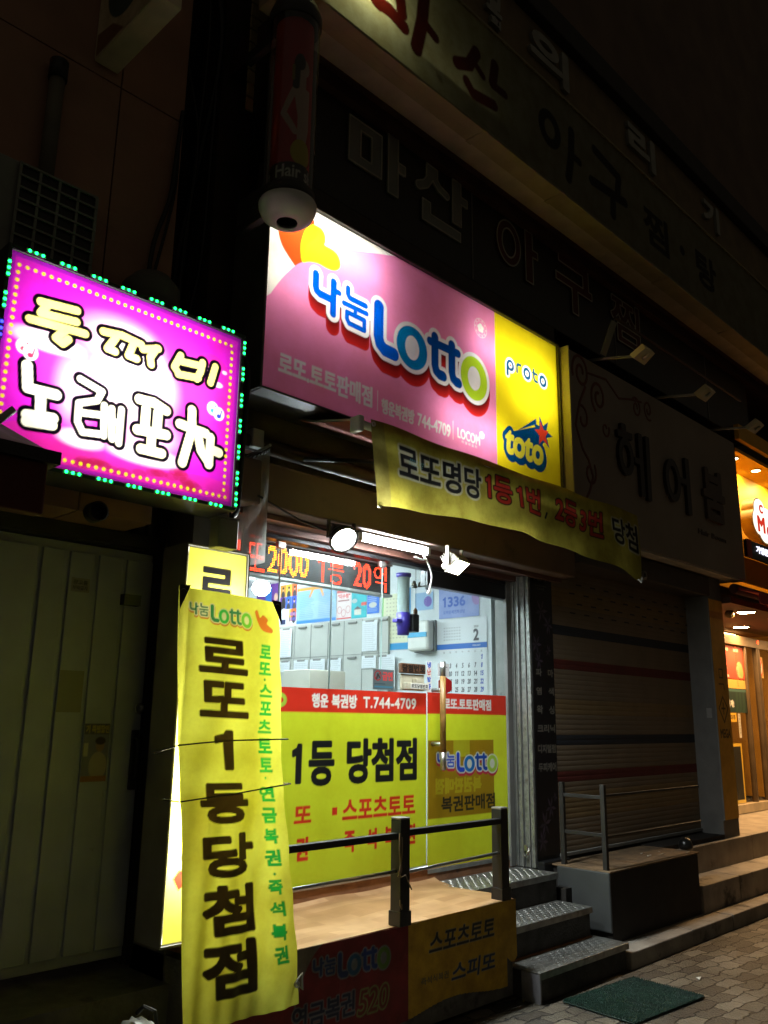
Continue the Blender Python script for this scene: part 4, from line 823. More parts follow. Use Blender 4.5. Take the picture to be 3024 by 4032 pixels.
for i in range(26):    # red-brown scribble along the lower edge
    x_ = 1.25+.5*rng.random(); c.draw(f_ell(x_, 2.385+.03*rng.random()+(.03 if 1.5 < x_ < 1.68 else 0), .03, .014), (.35, .012, .05), .45)
st = [[(1.059, 2.923), (1.188, 2.937)], [(1.085, 2.923), (1.064, 2.882)], [(1.064, 2.882), (1.19, 2.895)], [(1.029, 2.848), (1.226, 2.862)], [(1.156, 2.852), (1.125, 2.811), (1.15, 2.799), (1.168, 2.82)],
      [(1.293, 2.895), (1.366, 2.905), (1.445, 2.896)], [(1.342, 2.887), (1.315, 2.836), (1.344, 2.834)], [(1.413, 2.886), (1.398, 2.836), (1.431, 2.834)], [(1.454, 2.88), (1.516, 2.903)], [(1.509, 2.902), (1.486, 2.858), (1.492, 2.831)],
      [(1.615, 2.908), (1.591, 2.853), (1.614, 2.831)], [(1.715, 2.91), (1.709, 2.871), (1.693, 2.835)], [(1.613, 2.884), (1.708, 2.894)], [(1.61, 2.829), (1.7, 2.841)], [(1.775, 2.912), (1.757, 2.838)]]
bt = [[(1.039, 2.682), (1.05, 2.605), (1.148, 2.608)], [(1.096, 2.59), (1.101, 2.534)], [(1.057, 2.512), (1.146, 2.523)], [(1.059, 2.49), (1.145, 2.499)],
      [(1.226, 2.691), (1.31, 2.668), (1.295, 2.63), (1.23, 2.602), (1.232, 2.535), (1.253, 2.502), (1.316, 2.51)], [(1.239, 2.57), (1.322, 2.582)], [(1.324, 2.62), (1.332, 2.508)], [(1.353, 2.616), (1.364, 2.504)], [(1.39, 2.623), (1.391, 2.495)], [(1.358, 2.569), (1.388, 2.571)],
      [(1.457, 2.682), (1.518, 2.685), (1.571, 2.668)], [(1.487, 2.65), (1.489, 2.572)], [(1.538, 2.652), (1.538, 2.579)], [(1.459, 2.565), (1.579, 2.574)], [(1.518, 2.568), (1.521, 2.5)], [(1.48, 2.496), (1.565, 2.498)],
      [(1.682, 2.702), (1.687, 2.631)], [(1.633, 2.633), (1.75, 2.624)], [(1.688, 2.624), (1.656, 2.484)], [(1.714, 2.618), (1.734, 2.551), (1.774, 2.508)], [(1.774, 2.613), (1.773, 2.504)], [(1.777, 2.565), (1.817, 2.561)]]
fa = f_any([f_line(p, .0145) for p in st]); fb = f_any([f_line(p, .0185 if i not in (4, 6, 7, 8, 9, 5) else .0125) for i, p in enumerate(bt)])
c.draw(lambda U, V: np.minimum(fa(U, V), fb(U, V))-.0145, (.002, .001, .004))
c.draw(fa, (.86, .82, .22)); c.draw(fb, (.86, .86, .66)); c.draw(lambda U, V: np.maximum(fb(U, V), 1.44-U), (.86, .84, .35), .6)
for x_, z_, col in ((1.02, 2.745, (.5, .03, .1)), (1.045, 2.73, (.5, .03, .1)), (1.775, 2.735, (.03, .3, .5)), (1.805, 2.72, (.02, .05, .5))):
    c.draw(f_ell(x_, z_, .026, .028), (.85, .8, .85)); c.draw(f_ell(x_, z_-.01, .01, .009), col); c.draw(f_line([(x_+.008, z_-.01), (x_+.012, z_+.015)], .003), col)
DY = (.85, .72, .02)
for i in range(32): c.draw(f_ell(.973+i*(1.845-.973)/31, 3.027, .0068, .0068), DY, 1, (.9, 1.9, 3.0, 3.05)); c.draw(f_ell(.973+i*(1.858-.973)/31, 2.388, .0068, .0068), DY, 1, (.9, 1.9, 2.37, 2.41))
for i in range(1, 23): c.draw(f_ell(.972, 3.027-i*.0278, .0068, .0068), DY, 1, (.95, 1.0, 2.3, 3.1)); c.draw(f_ell(1.85, 3.027-i*.0278, .0068, .0068), DY, 1, (1.83, 1.88, 2.3, 3.1))
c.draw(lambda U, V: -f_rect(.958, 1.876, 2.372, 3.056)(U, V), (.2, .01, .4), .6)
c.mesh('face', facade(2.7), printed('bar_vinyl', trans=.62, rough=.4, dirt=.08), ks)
b = MB(); b.box(.94, 1.895, 2.86, 2.875, 2.352, 3.076); b.box(.94, .95, 2.71, 2.86, 2.352, 3.076); b.box(1.885, 1.895, 2.71, 2.86, 2.352, 3.076); b.box(.95, 1.885, 2.71, 2.86, 3.066, 3.076); b.box(.95, 1.885, 2.71, 2.86, 2.352, 2.362); b.build('case', MATS['case_inside'], ks)
b = MB(); b.box(.928, .942, 2.69, 2.88, 2.338, 3.09, .002); b.box(1.892, 1.906, 2.69, 2.88, 2.338, 3.09, .002); b.box(.942, 1.892, 2.69, 2.88, 3.075, 3.09, .002); b.box(.942, 1.892, 2.69, 2.88, 2.338, 2.352, .002); b.build('frame', DARKM, ks)
for loc, size, pw in (((1.41, 2.83, 2.75), (.3, .22), 4.6), ((1.41, 2.83, 2.52), (.5, .06), 2.5), ((1.1, 2.83, 2.75), (.1, .45), 2.5), ((1.73, 2.83, 2.7), (.1, .5), 2.5), ((1.41, 2.83, 2.98), (.7, .05), 2.5)):
    lamp_area('tube_lamp', loc, size, pw, ks)
LEDG = emis('led_green', (.008, 1, .12), 11); LEDB = emis('led_blue', (.03, .04, 1), 6); LEDC = mat('led_carrier', (.3, .32, .3), .4)
pos = [(x, 3.083, 0) for x in (1.019, 1.134, 1.252, 1.367, 1.485, 1.588, 1.70, 1.815)]+[(x, 2.345, 0) for x in (1.0, 1.112, 1.227, 1.344, 1.457, 1.574, 1.69, 1.806)]+[(1.899, z, 1) for z in (3.03, 2.915, 2.8, 2.69, 2.58, 2.47, 2.385)]+[(.935, z, 1) for z in (2.995, 2.88, 2.655, 2.54)]
ledme = None
for x_, z_, v in pos:
    b = MB(); b.box(x_-(.007 if v else .034), x_+(.007 if v else .034), 2.684, 2.6895, z_-(.034 if v else .007), z_+(.034 if v else .007), .001); q = b.build('led_module', LEDC, ks)
    b = MB()
    for d in (-.023, 0, .023): b.lathe([(0, .0055), (.004, .004), (.0058, 0)], (0, 0, 0), 8, Matrix.Translation((x_+(0 if v else d), 2.6835, z_+(d if v else 0))) @ Matrix.Rotation(R(90), 4, 'X'))
    b.build('diode', LEDG, q)
b = MB(); b.box(.928, .942, 2.684, 2.6895, 2.74, 2.81); q = b.build('led_module', LEDC, ks); b = MB()
for d in (-.023, 0, .023): b.lathe([(0, .0055), (.004, .004), (.0058, 0)], (0, 0, 0), 8, Matrix.Translation((.935, 2.6835, 2.776+d)) @ Matrix.Rotation(R(90), 4, 'X'))
b.build('diode', LEDB, q)
for x in (1.2, 1.6): MB().box(x, x+.04, 2.882, 3.62, 2.9, 2.95).build('bracket', DARKM, ks)
ks.scale = (1.185,)*3; ks.location = (1.659, 3.2, 2.51)
o = MB().tube(bend([(1.86, 2.9, 3.16), (1.95, 2.88, 3.15), (2.03, 2.86, 3.08), (2.045, 2.85, 2.95), (2.035, 2.85, 2.6), (2.02, 2.84, 2.4), (1.95, 2.78, 2.33)]), .011, 8).tube(bend([(1.84, 2.92, 3.13), (1.97, 2.9, 3.1), (2.06, 2.88, 2.98), (2.04, 2.87, 2.7), (2.05, 2.9, 2.3)]), .006, 7).build('sign_cable', WIREM, None, (2.04, 2.85, 2.95)); o.scale = (1.185,)*3; o.location = (2.417, 3.377, 3.209); tag(o, 'black power cable looping down the right edge of the magenta sign', 'cable')
jb = thing('junction_box', 'small grey electrical box hanging below the corner of the magenta sign', 'junction box', (2.275, 3.26, 2.32))
MB().box(2.22, 2.332, 3.26, 3.34, 2.32, 2.46, .006).build('body', mat('box_grey', (.3, .3, .27), .5, var=.15), jb); MB().box(2.216, 2.336, 3.257, 3.343, 2.4605, 2.469, .002).build('lid', GREYM, jb)
MB().tube([(2.31, 3.3, 2.468), (2.33, 3.38, 2.8)], .005, 6).build('lead', WIREM, jb)

# ================================================================ VERTICAL LIGHT BOX AND THE VINYL STREAMER TIED IN FRONT
vb = thing('vertical_light_box', 'tall lit yellow light box half hidden behind the tied vinyl streamer', 'light box sign', (2.32, 3.4, .6))
c = Canvas(2.158, 2.49, .605, 2.328, .005, (.80, .77, .11))
c.text('로', 2.215, 2.43, 2.06, 2.25, INK, .05)
for i, ch in enumerate('또1등당첨점'): c.text(ch, 2.215 if ch != '1' else 2.29, 2.43 if ch != '1' else 2.36, 1.80-i*.2, 1.97-i*.2, INK, .05)
c.draw(f_poly([(2.19, .86), (2.22, .9), (2.25, .83), (2.22, .81)]), RED)
c.mesh('face', facade(3.402), printed('box_vinyl', trans=.6, rough=.4, dirt=.08), vb)
b = MB(); b.box(2.15, 2.50, 3.58, 3.595, .597, 2.337); b.box(2.15, 2.158, 3.41, 3.58, .597, 2.337); b.box(2.492, 2.5, 3.41, 3.58, .597, 2.337); b.box(2.158, 2.492, 3.41, 3.58, 2.329, 2.337); b.box(2.158, 2.492, 3.41, 3.58, .597, .605); b.build('case', MATS['case_inside'], vb)
b = MB(); b.box(2.142, 2.1495, 3.395, 3.6, .59, 2.345); b.box(2.5005, 2.508, 3.395, 3.6, .59, 2.345); b.box(2.1495, 2.5005, 3.395, 3.6, 2.3375, 2.345); b.box(2.1495, 2.5005, 3.395, 3.6, .588, .5965); b.build('frame', mat('box_skin', (.3, .29, .26), .6, var=.2, stain=((.03, .03, .03), 7, .66)), vb)
lamp_area('tube_lamp', (2.26, 3.54, 1.42), (.05, 1.0), 66, vb); lamp_area('tube_lamp', (2.38, 3.54, 1.55), (.05, 1.2), 24, vb)


sb = thing('streamer', 'creased yellow vinyl streamer with column of black Hangul tied over the light box', 'banner', (2.2, 3.1, .35))
c = Canvas(0, .55, 0, 1.73, .004, (.82, .83, .11))
Hh = 1.73; u_ = lambda a: a*.55; v_ = lambda a: Hh*(1-a)
for x_, z_, r_ in ((.06, 1.64, .05), (.05, 1.45, .04), (.08, .82, .07), (.05, .72, .06), (.12, .1, .12), (.1, .6, .05), (.5, .12, .05), (.52, .5, .03)): c.draw(lambda U, V, x_=x_, z_=z_, r_=r_: f_ell(x_, z_, r_, r_*1.3)(U, V)*.06, (.42, .32, .03), .32)
lotto(c, (.062, .385, v_(.082), v_(.032)), .04, .02, [(.01, .1, .05), (.02, .3, .06), (.01, .12, .08), (.1, .4, .03)], (.75, .75, .5), (.6, .25, .03), (.5, .15, .02))
c.draw(f_poly(smooth_poly([(.405, v_(.038)), (.42, v_(.03)), (.435, v_(.048)), (.455, v_(.04)), (.485, v_(.05)), (.478, v_(.062)), (.51, v_(.075)), (.5, v_(.085)), (.44, v_(.078))], 4)), (.55, .15, .03))
DK = (.008, .005, .003)
for ch, a, b_, x0, x1 in (('로', .116, .205, .195, .672), ('또', .222, .312, .19, .672), ('1', .34, .437, .34, .52), ('등', .466, .562, .19, .66), ('당', .582, .685, .19, .69), ('첨', .70, .815, .18, .668), ('점', .828, .95, .175, .662)):
    c.text(ch, u_(x0-.015), u_(x1-.015), v_(b_), v_(a), DK, .058)
GN = (.01, .26, .05); t0 = .118
for ch, a, b_ in (('로', .118, .154), ('또', .163, .197), ('·', .205, .212), ('스', .22, .254), ('포', .264, .3), ('츠', .31, .345), ('토', .357, .395), ('토', .405, .442), ('·', .452, .459), ('연', .475, .513), ('금', .527, .565), ('복', .578, .615), ('권', .628, .668), ('·', .683, .69), ('즉', .70, .737), ('석', .752, .788), ('복', .805, .845), ('권', .857, .9)):
    if ch == '·': c.draw(f_ell(u_(.845), v_((a+b_)/2), .006, .006), GN)
    else: c.text(ch, u_(.782), u_(.915), v_(b_), v_(a), GN, .06)
TLc, TRc, BRc, BLc = [np.array(q) for q in ((1.928, 3.10, 2.086), (2.475, 3.10, 2.069), (2.652, 3.08, .352), (2.075, 3.08, .372))]
def smap(U, V):
    s = (U/.55)[..., None]; t = (1-V/Hh)[..., None]
    P = (TLc*(1-s)+TRc*s)*(1-t)+(BLc*(1-s)+BRc*s)*t
    s = s[..., 0]; t = t[..., 0]
    y = .008*np.sin(9*s+3*t)+.005*np.sin(6*t+14*s)+.012*np.exp(-((t-.375)/.06)**2)+.01*np.exp(-((t-.49)/.05)**2)+.004*np.sin(40*s*t+9*t)-.02*np.sin(np.pi*t)
    x = .005*np.sin(3*t*np.pi)*(s-.5)*1.2-.012*np.sin(np.pi*t)-.034*np.sin(np.pi*np.clip(t*1.1, 0, 1))*s
    z = -.012*np.sin(np.pi*s)*(t > .9)*(t-.9)*10
    P[..., 0] += x; P[..., 1] += y; P[..., 2] += z
    return P[..., 0], P[..., 1], P[..., 2]
c.mesh('vinyl', smap, printed('streamer_vinyl', trans=.62, rough=.38, dirt=.2, dscale=4.0), sb)
for p in (TLc+[.02, -.006, -.025], TRc+[-.02, -.006, -.02], BRc+[-.02, -.012, .08]):
    MB().lathe([(.006, -.002), (.014, -.003), (.014, .003), (.006, .002)], (0, 0, 0), 14, Matrix.Translation(tuple(p)) @ Matrix.Rotation(R(90), 4, 'X')).build('eyelet', STEELM, sb)
for nm, p in (('corner_patch', TRc), ('corner_patch', TLc)):
    s = -1 if p is TRc else 1
    MB().prism([(p[0], 3.094, p[2]+.004), (p[0]+s*.055, 3.094, p[2]+.008), (p[0]+.005, 3.09, p[2]-.1)], (0, -.002, 0)).build(nm, mat('black_tape', (.03, .028, .02), .6), sb)
MB().tube([(1.93, 3.2, 1.40), (1.965, 3.075, 1.435), (2.2, 3.06, 1.452), (2.53, 3.07, 1.455), (2.54, 3.2, 1.45)], .0035, 6).build('tie_cord', WIREM, sb)
MB().tube([(1.99, 3.2, 1.215), (1.985, 3.075, 1.215), (2.25, 3.06, 1.235), (2.55, 3.065, 1.262), (2.56, 3.2, 1.26)], .0035, 6).build('tie_cord', WIREM, sb)
MB().tube([(2.62, 3.08, .43), (2.66, 3.07, .47), (2.655, 3.06, .41), (2.63, 3.07, .44)], .006, 6).build('tie_cord', mat('grey_cord', (.3, .3, .28), .6), sb)
MB().box(1.955, 2.04, 3.60, 3.64, 2.05, 2.1).build('hook', DARKM, sb)

# ================================================================ PLATFORM WITH PRINTED FRONT
pf = thing('platform', 'raised entrance platform with tan vinyl top and printed red and yellow front', 'platform', (3.4, 3.55, 0))
MB().box(2.3, 4.385, 3.21, 3.89, 0.02, .508).build('body', CONCR, pf)
vm, t_, N_, L_ = newmat('tan_vinyl'); p_ = N_['Principled BSDF']; p_.inputs['Roughness'].default_value = .5
tc_ = N_.new('ShaderNodeTexCoord'); bk = N_.new('ShaderNodeTexBrick'); bk.inputs['Scale'].default_value = 1; bk.inputs['Brick Width'].default_value = .24; bk.inputs['Row Height'].default_value = .075; bk.inputs['Mortar Size'].default_value = .0
bk.inputs['Color1'].default_value = (.42, .23, .10, 1); bk.inputs['Color2'].default_value = (.56, .34, .17, 1); L_.new(tc_.outputs['Object'], bk.inputs['Vector'])
nn = N_.new('ShaderNodeTexNoise'); nn.inputs['Scale'].default_value = 5; nn.inputs['Detail'].default_value = 7; L_.new(tc_.outputs['Object'], nn.inputs['Vector'])
rr = N_.new('ShaderNodeValToRGB'); rr.color_ramp.elements[0].position = .3; rr.color_ramp.elements[0].color = (.7, .66, .6, 1); rr.color_ramp.elements[1].position = .65; L_.new(nn.outputs['Fac'], rr.inputs['Fac'])
mx_ = N_.new('ShaderNodeMix'); mx_.data_type = 'RGBA'; mx_.blend_type = 'MULTIPLY'; mx_.inputs['Factor'].default_value = 1; L_.new(bk.outputs['Color'], mx_.inputs['A']); L_.new(rr.outputs['Color'], mx_.inputs['B']); L_.new(mx_.outputs['Result'], p_.inputs['Base Color'])
b = bmesh.new(); nu, nv = 70, 26; G_ = []
for j in range(nv+1):
    row = []
    for i in range(nu+1):
        s, t = i/nu, j/nv; xr = 4.40+.08*t+.012*math.sin(9*t); x = 2.3+(xr-2.3)*s; y = 3.188+.712*t
        z = .532+.006*math.sin(3*x+5*t)*math.sin(4*y)+.004*math.sin(11*x)+.02*max(0, s-.93)*14*(t > .8)*(t-.8)*2
        if j == 0: z -= .004*(1+math.sin(13*x))
        if t > .93: z += (t-.93)*.22
        row.append(b.verts.new((x, y, z)))
    G_.append(row)
for j in range(nv):
    for i in range(nu): b.faces.new((G_[j][i], G_[j][i+1], G_[j+1][i+1], G_[j+1][i])).smooth = True
me = bpy.data.meshes.new('vinyl_top'); b.to_mesh(me); b.free(); link('vinyl_top', me, vm, pf)
c = Canvas(2.3, 4.401, .06, .532, .004, (.3, .28, .24))
c.rect(2.2, 3.471, 0, .6, (.24, .017, .02)); c.draw(lambda U, V: -f_ell(2.99, .2, .27, .36)(U, V)+(U > 2.9)*5, (.2, .17, .15)); c.rect(2.2, 2.72, .0, .56, (.24, .017, .02), 1)
c.rect(3.471, 4.5, 0, .6, (.6, .36, .02))
lotto(c, (2.825, 3.338, .352, .478), .04, .02, [(.02, .05, .2), (.02, .13, .3), (.02, .05, .25), (.14, .3, .05)], (.24, .26, .3))
c.text('연금복권', 2.71, 3.1, .19, .297, (.02, .025, .07), .03, layers=[(.05, (.22, .22, .24))], skew=.0); c.text('520', 3.118, 3.318, .178, .286, (.2, .03, .02), .01, layers=[(.07, (.26, .32, .1))], skew=.15)
c.text('스포츠토토', 3.63, 4.19, .365, .463, (.03, .03, .04), .03, skew=.15, layers=[(.03, (.42, .36, .2))])
c.text('즉석식복권', 3.568, 3.79, .222, .258, (.06, .1, .1), .02); c.text('스피또', 3.812, 4.19, .19, .285, (.03, .05, .12), .03, skew=.18, layers=[(.03, (.42, .36, .2))])
def fcut(U, V): return ~((V < .222+.02*np.sin(U*40)) & (U > 4.305)) & ~((V < .105+.02*np.sin(U*7)+.0*U))
c.mesh('printed_front', lambda U, V: (U, 3.19-.008*np.sin(6*U)*(.54-V)-.02*(.53-V)*(U < 3), V), printed('front_vinyl', rough=.6, dirt=.4, dscale=6), pf, None, fcut)
# railing
rl = thing('railing', 'black square-post railing along the platform edge with a thin lower rod', 'railing', (3.42, 3.2, .53))
b = MB()
for (x, y, zt) in ((3.422, 3.205, 1.04), (4.322, 3.235, 1.034)):
    b = MB(); b.box(x-.036, x+.036, y-.036, y+.036, .53, zt, .004); b.box(x-.042, x+.042, y-.042, y+.042, .53, .6, .003); pp = b.build('post', BLACKM, rl)
    MB().box(x-.037, x+.037, y-.037, y+.037, zt+.0005, zt+.012, .005).build('post_cap', mat('worn_cap', (.3, .29, .26), .35, metal=.6, var=.4, vscale=20), pp)
MB().box(2.3, 3.385, 3.185, 3.225, .945, .977, .003).build('rail', BLACKM, rl)
MB().box(3.459, 4.285, 3.2, 3.24, .952, .985, .003).build('rail', BLACKM, rl)
MB().tube([(2.3, 3.2, .785), (3.385, 3.2, .79)], .009, 8).build('lower_rod', STEELM, rl); MB().tube([(3.46, 3.21, .775), (4.285, 3.23, .79)], .009, 8).build('lower_rod', STEELM, rl)
b = MB(); b.tube([(3.37, 3.16, .98), (3.365, 3.155, .9), (3.375, 3.155, .8), (3.36, 3.16, .77)], .006, 6).tube([(3.38, 3.155, .96), (3.372, 3.15, .86), (3.365, 3.155, .79)], .005, 6).tube([(3.36, 3.16, .8), (3.37, 3.15, .77), (3.41, 3.155, .775), (3.46, 3.16, .70)], .004, 6).tube([(3.375, 3.16, .66), (3.365, 3.15, .64), (3.372, 3.145, .62), (3.382, 3.155, .64)], .004, 6)
o = b.build('cord', mat('old_cord', (.2, .15, .1), .8, var=.4), None, (3.37, 3.16, .78)); tag(o, 'old brown cord knotted round the left railing post', 'cord')

# ================================================================ ENTRANCE STEPS
es = thing('entrance_steps', 'three steel tread-plate steps up to the glass door', 'steps', (4.9, 3.3, 0))
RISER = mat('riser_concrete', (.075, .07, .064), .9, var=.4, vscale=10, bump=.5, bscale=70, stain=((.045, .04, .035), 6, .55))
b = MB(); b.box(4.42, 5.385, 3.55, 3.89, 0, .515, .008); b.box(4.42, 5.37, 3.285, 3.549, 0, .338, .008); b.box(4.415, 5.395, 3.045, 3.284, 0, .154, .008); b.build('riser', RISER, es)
TP = mat('tread_plate', (.36, .36, .34), .36, metal=.75, var=.35, vscale=18, stain=((.14, .1, .06), 8, .62))
for x0, x1, y0, y1, z in ((4.425, 5.388, 3.535, 3.888, .516), (4.415, 5.375, 3.268, 3.548, .339), (4.397, 5.404, 3.028, 3.283, .155)):
    b = MB(); b.box(x0, x1, y0, y1, z, z+.008, .002); b.box(x0, x1, y0, y0+.006, z-.03, z); pit = .036
    for i in range(int((x1-x0)/pit)):
        for j in range(int((y1-y0)/pit)):
            cx, cy_ = x0+pit*(i+.6), y0+pit*(j+.55); a = R(38 if (i+j) % 2 else -38); L1, W1 = .014, .0045
            ux, uy = math.cos(a)*L1, math.sin(a)*L1; vx, vy = -math.sin(a)*W1, math.cos(a)*W1; zt = z+.008
            B4 = [(cx+ux, cy_+uy, zt), (cx+vx, cy_+vy, zt), (cx-ux, cy_-uy, zt), (cx-vx, cy_-vy, zt)]; T2 = [(cx+ux*.55, cy_+uy*.55, zt+.0028), (cx-ux*.55, cy_-uy*.55, zt+.0028)]
            V6 = [b.b.verts.new(q) for q in B4+T2]
            for q in ((0, 1, 4), (1, 2, 5, 4), (2, 3, 5), (3, 0, 4, 5)): b.b.faces.new([V6[k] for k in q])
    b.build('tread', TP, es)
b = MB(); b.box(4.398, 4.412, 3.03, 3.16, .0, .153, .002); b.build('side_plate', mat('zinc_plate', (.36, .35, .38), .5, metal=.3, var=.3), es)
MB().box(4.43, 5.35, 3.262, 3.284, .1645, .172, .002).build('rust_strip', mat('rust', (.28, .12, .04), .8, var=.5, vscale=20), es)
dm = thing('door_mat', 'dark green rubber grass mat on the paving below the steps', 'door mat', (4.86, 2.7, 0))
gx = Matrix.Translation((4.86, 2.705, 0)) @ Matrix.Rotation(R(-4.5), 4, 'Z')
b = MB(); b.box(-.36, .36, -.235, .235, .004, .012, .003, gx); b.build('sheet', mat('green_rubber', (.003, .018, .011), .7, var=.35), dm)
b = MB(); rr_ = random.Random(3)
for i in range(58):
    for j in range(38):
        x, y = -.352+i*.01235, -.23+j*.01243; P = [gx @ Vector((x+dx, y+dy, .012)) for dx, dy in ((-.0045, -.0045), (.0045, -.0045), (.0045, .0045), (-.0045, .0045))]; ap = gx @ Vector((x+rr_.uniform(-.003, .003), y+rr_.uniform(-.003, .003), .026))
        q = [b.b.verts.new(v) for v in P]; a = b.b.verts.new(ap)
        for k in range(4): b.b.faces.new((q[k], q[(k+1) % 4], a))
b.build('bristles', mat('green_bristle', (.003, .028, .016), .6, var=.4, vscale=15), dm)
# scraps on the paving
for x, y, l in ((5.52, 2.62, 'small white paper scrap on the paving near the kerb'), (6.15, 2.35, 'tiny white cigarette end farther out on the paving')):
    o = MB().prism([(x, y, .003), (x+.04, y+.008, .012), (x+.05, y+.03, .004), (x+.01, y+.028, .009)], (0, 0, .002)).build('paper_scrap', WHITEM, None, (x, y, 0)); tag(o, l, 'litter')

# ================================================================ BARBER POLE
bp_ = thing('barber_pole', 'unlit glass barber pole cylinder with grey bowl base hanging by the sign corner', 'barber pole', (2.335, 3.0, 3.92))
PX, PY = 2.335, 3.0
BOWL = mat('pale_grey_plastic', (.74, .76, .74), .35, var=.08)
MB().lathe([(.052, .034), (.056, .03), (.095, .04), (.128, .066), (.143, .1), (.147, .125), (.143, .135), (.134, .13), (.12, .085), (.058, .05), (.052, .034)], (PX, PY, 3.92), 48).build('bowl', BOWL, bp_)
MB().lathe([(.0, .088), (.05, .085), (.115, .09), (.13, .128)], (PX, PY, 3.92), 32).build('socket', BLACKM, bp_)
MB().lathe([(.128, .136), (.134, .14), (.134, .19), (.12, .2)], (PX, PY, 3.92), 40).build('collar', DARKM, bp_)
MB().lathe([(.131, .19), (.131, 1.2)], (PX, PY, 3.92), 48).build('glass_tube', glassmat('pole_glass', (.82, .85, .85), 1.6, 1.5), bp_)
MB().lathe([(.134, 1.19), (.14, 1.2), (.14, 1.25), (.12, 1.31), (.06, 1.35), (.0, 1.36)], (PX, PY, 3.92), 40).build('cap', DARKM, bp_)
rad = .10; c = Canvas(0, 2*math.pi*rad, 4.1, 5.1, .004, (.5, .018, .022)); off = .47/1  # seam at the back
SK = (.6, .42, .34)
for o_ in (0.155, 0.155+.314):
    c.draw(f_any([f_ell(o_+.03, 4.80, .032, .05), f_line([(o_+.02, 4.76), (o_+.02, 4.66)], .022), f_poly([(o_-.03, 4.68), (o_+.07, 4.68), (o_+.07, 4.45), (o_+.05, 4.34), (o_-.0, 4.34), (o_-.0, 4.5)]), f_line([(o_-.02, 4.66), (o_-.075, 4.52), (o_-.01, 4.41)], .016)]), SK)
    c.draw(f_any([f_ell(o_+.005, 4.83, .03, .05), f_line([(o_-.01, 4.83), (o_-.015, 4.68)], .018)]), (.02, .012, .008)); c.draw(f_line([(o_-.03, 4.8), (o_-.03, 4.72)], .007), (.3, .2, .02))
    c.draw(f_ell(o_+.03, 4.3, .06, .075), (.6, .48, .02))
    c.rect(o_-.16, o_+.16, 4.125, 4.235, (.012, .012, .012)); c.text('Hair shop', o_-.105, o_+.2, 4.128, 4.222, (.75, .75, .7), .012)
th0 = -math.pi/2-.66
c.mesh('picture_drum', lambda U, V: (PX+rad*np.cos(th0-1.25+U/rad), PY+rad*np.sin(th0-1.25+U/rad), V), printed('drum_print', rough=.5), bp_)
MB().box(PX-.02, PX+.02, PY+.1, PY+.42, 5.14, 5.2).build('bracket', DARKM, bp_); MB().box(PX-.02, PX+.02, PY+.135, PY+.42, 4.06, 4.1).build('bracket', DARKM, bp_)

# ================================================================ NEIGHBOUR BUILDING ON THE LEFT
nb_ = thing('neighbour_building', 'dark pinkish-brown panelled building at the left with a ribbed metal door', 'building', (1.0, 4.0, 0))
NW = mat('pink_brown_panel', (.44, .25, .175), .75, var=.22, vscale=2, bump=.1, stain=((.3, .17, .12), 1.5, .6))
b = MB(); b.box(-6, 1.685, 3.6, 4.35, 2.45, 4.692); b.box(-6, 1.685, 3.6, 4.35, 4.70, 30); b.box(1.693, 2.06, 3.6, 4.35, 2.45, 4.692); b.box(1.693, 2.06, 3.6, 4.35, 4.7, 30); b.build('upper_wall', NW, nb_)
MB().box(-6, 2.05, 3.612, 4.19, 2.46, 10.9).build('joint_backing', DARKM, nb_)
b = MB(); b.box(-6, 1.2, 3.85, 4.3, 0, 2.45); b.box(2.30, 2.39, 3.965, 4.3, 0, 2.45); b.box(1.2, 2.3, 3.86, 4.3, 2.38, 2.45); b.box(2.05, 3.3, 4.36, 4.4, 2.97, 30); b.box(2.05, 2.39, 4.36, 4.4, 0, 2.96); b.build('lower_wall', mat('dirty_dark_wall', (.05, .045, .04), .85, var=.4), nb_)
b = MB(); b.box(-6, 2.3, 3.55, 4.1, 0, .40); b.box(-6, 2.2, 3.3, 3.549, 0, .22); b.build('plinth', CONCR, nb_)
DOORM = mat('olive_door_paint', (.5, .54, .6), .6, var=.2, vscale=3, bump=.1, stain=((.2, .2, .15), 3.5, .63))
b = MB(); b.box(1.2, 2.262, 3.905, 3.95, .455, 2.362)
for a, q in ((1.22, 1.65), (1.676, 1.787), (1.813, 1.936), (1.962, 2.089), (2.113, 2.258)): b.box(a, q, 3.888, 3.9049, .50, 2.32, .004)
dr = b.build('door', DOORM, nb_)
b = MB(); b.lathe([(.01, 0), (.024, .002), (.026, .012), (.018, .014), (.012, .008)], (0, 0, 0), 18, Matrix.Translation((2.236, 3.888, 1.585)) @ Matrix.Rotation(R(90), 4, 'X')); b.build('lock', STEELM, dr)
b = MB(); b.box(2.21, 2.246, 3.872, 3.889, 1.2, 1.48, .004); b.tube([(2.225, 3.873, 1.25), (2.225, 3.84, 1.27), (2.225, 3.84, 1.43), (2.225, 3.873, 1.45)], .01, 8); b.build('handle', DARKM, dr)
MB().box(2.266, 2.298, 3.87, 3.95, .42, 2.40).build('door_jamb', DARKM, nb_); MB().box(1.15, 2.2655, 3.87, 3.95, 2.366, 2.40).build('door_head', DARKM, nb_)
def dsticker(name, label, x0, x1, z0, z1, base, draw, cat): return sticker(name, label, (x0, x1, z0, z1), .004, base, draw, 3.8865, PAPER, cat)
def s1(c): c.text('광고물', 1.835, 1.91, 2.16, 2.182, (.05, .05, .05), .03); c.text('부착금지', 1.835, 1.91, 2.135, 2.155, (.05, .05, .05), .03)
dsticker('door_sticker', 'small pale notice sticker high on the ribbed olive door', 1.826, 1.92, 2.125, 2.192, (.42, .4, .34), s1, 'sticker')
dsticker('torn_patch', 'blank pale patch left by a torn poster on the ribbed door', 1.815, 1.935, 1.56, 1.752, (.33, .32, .22), lambda c: None, 'paper patch')
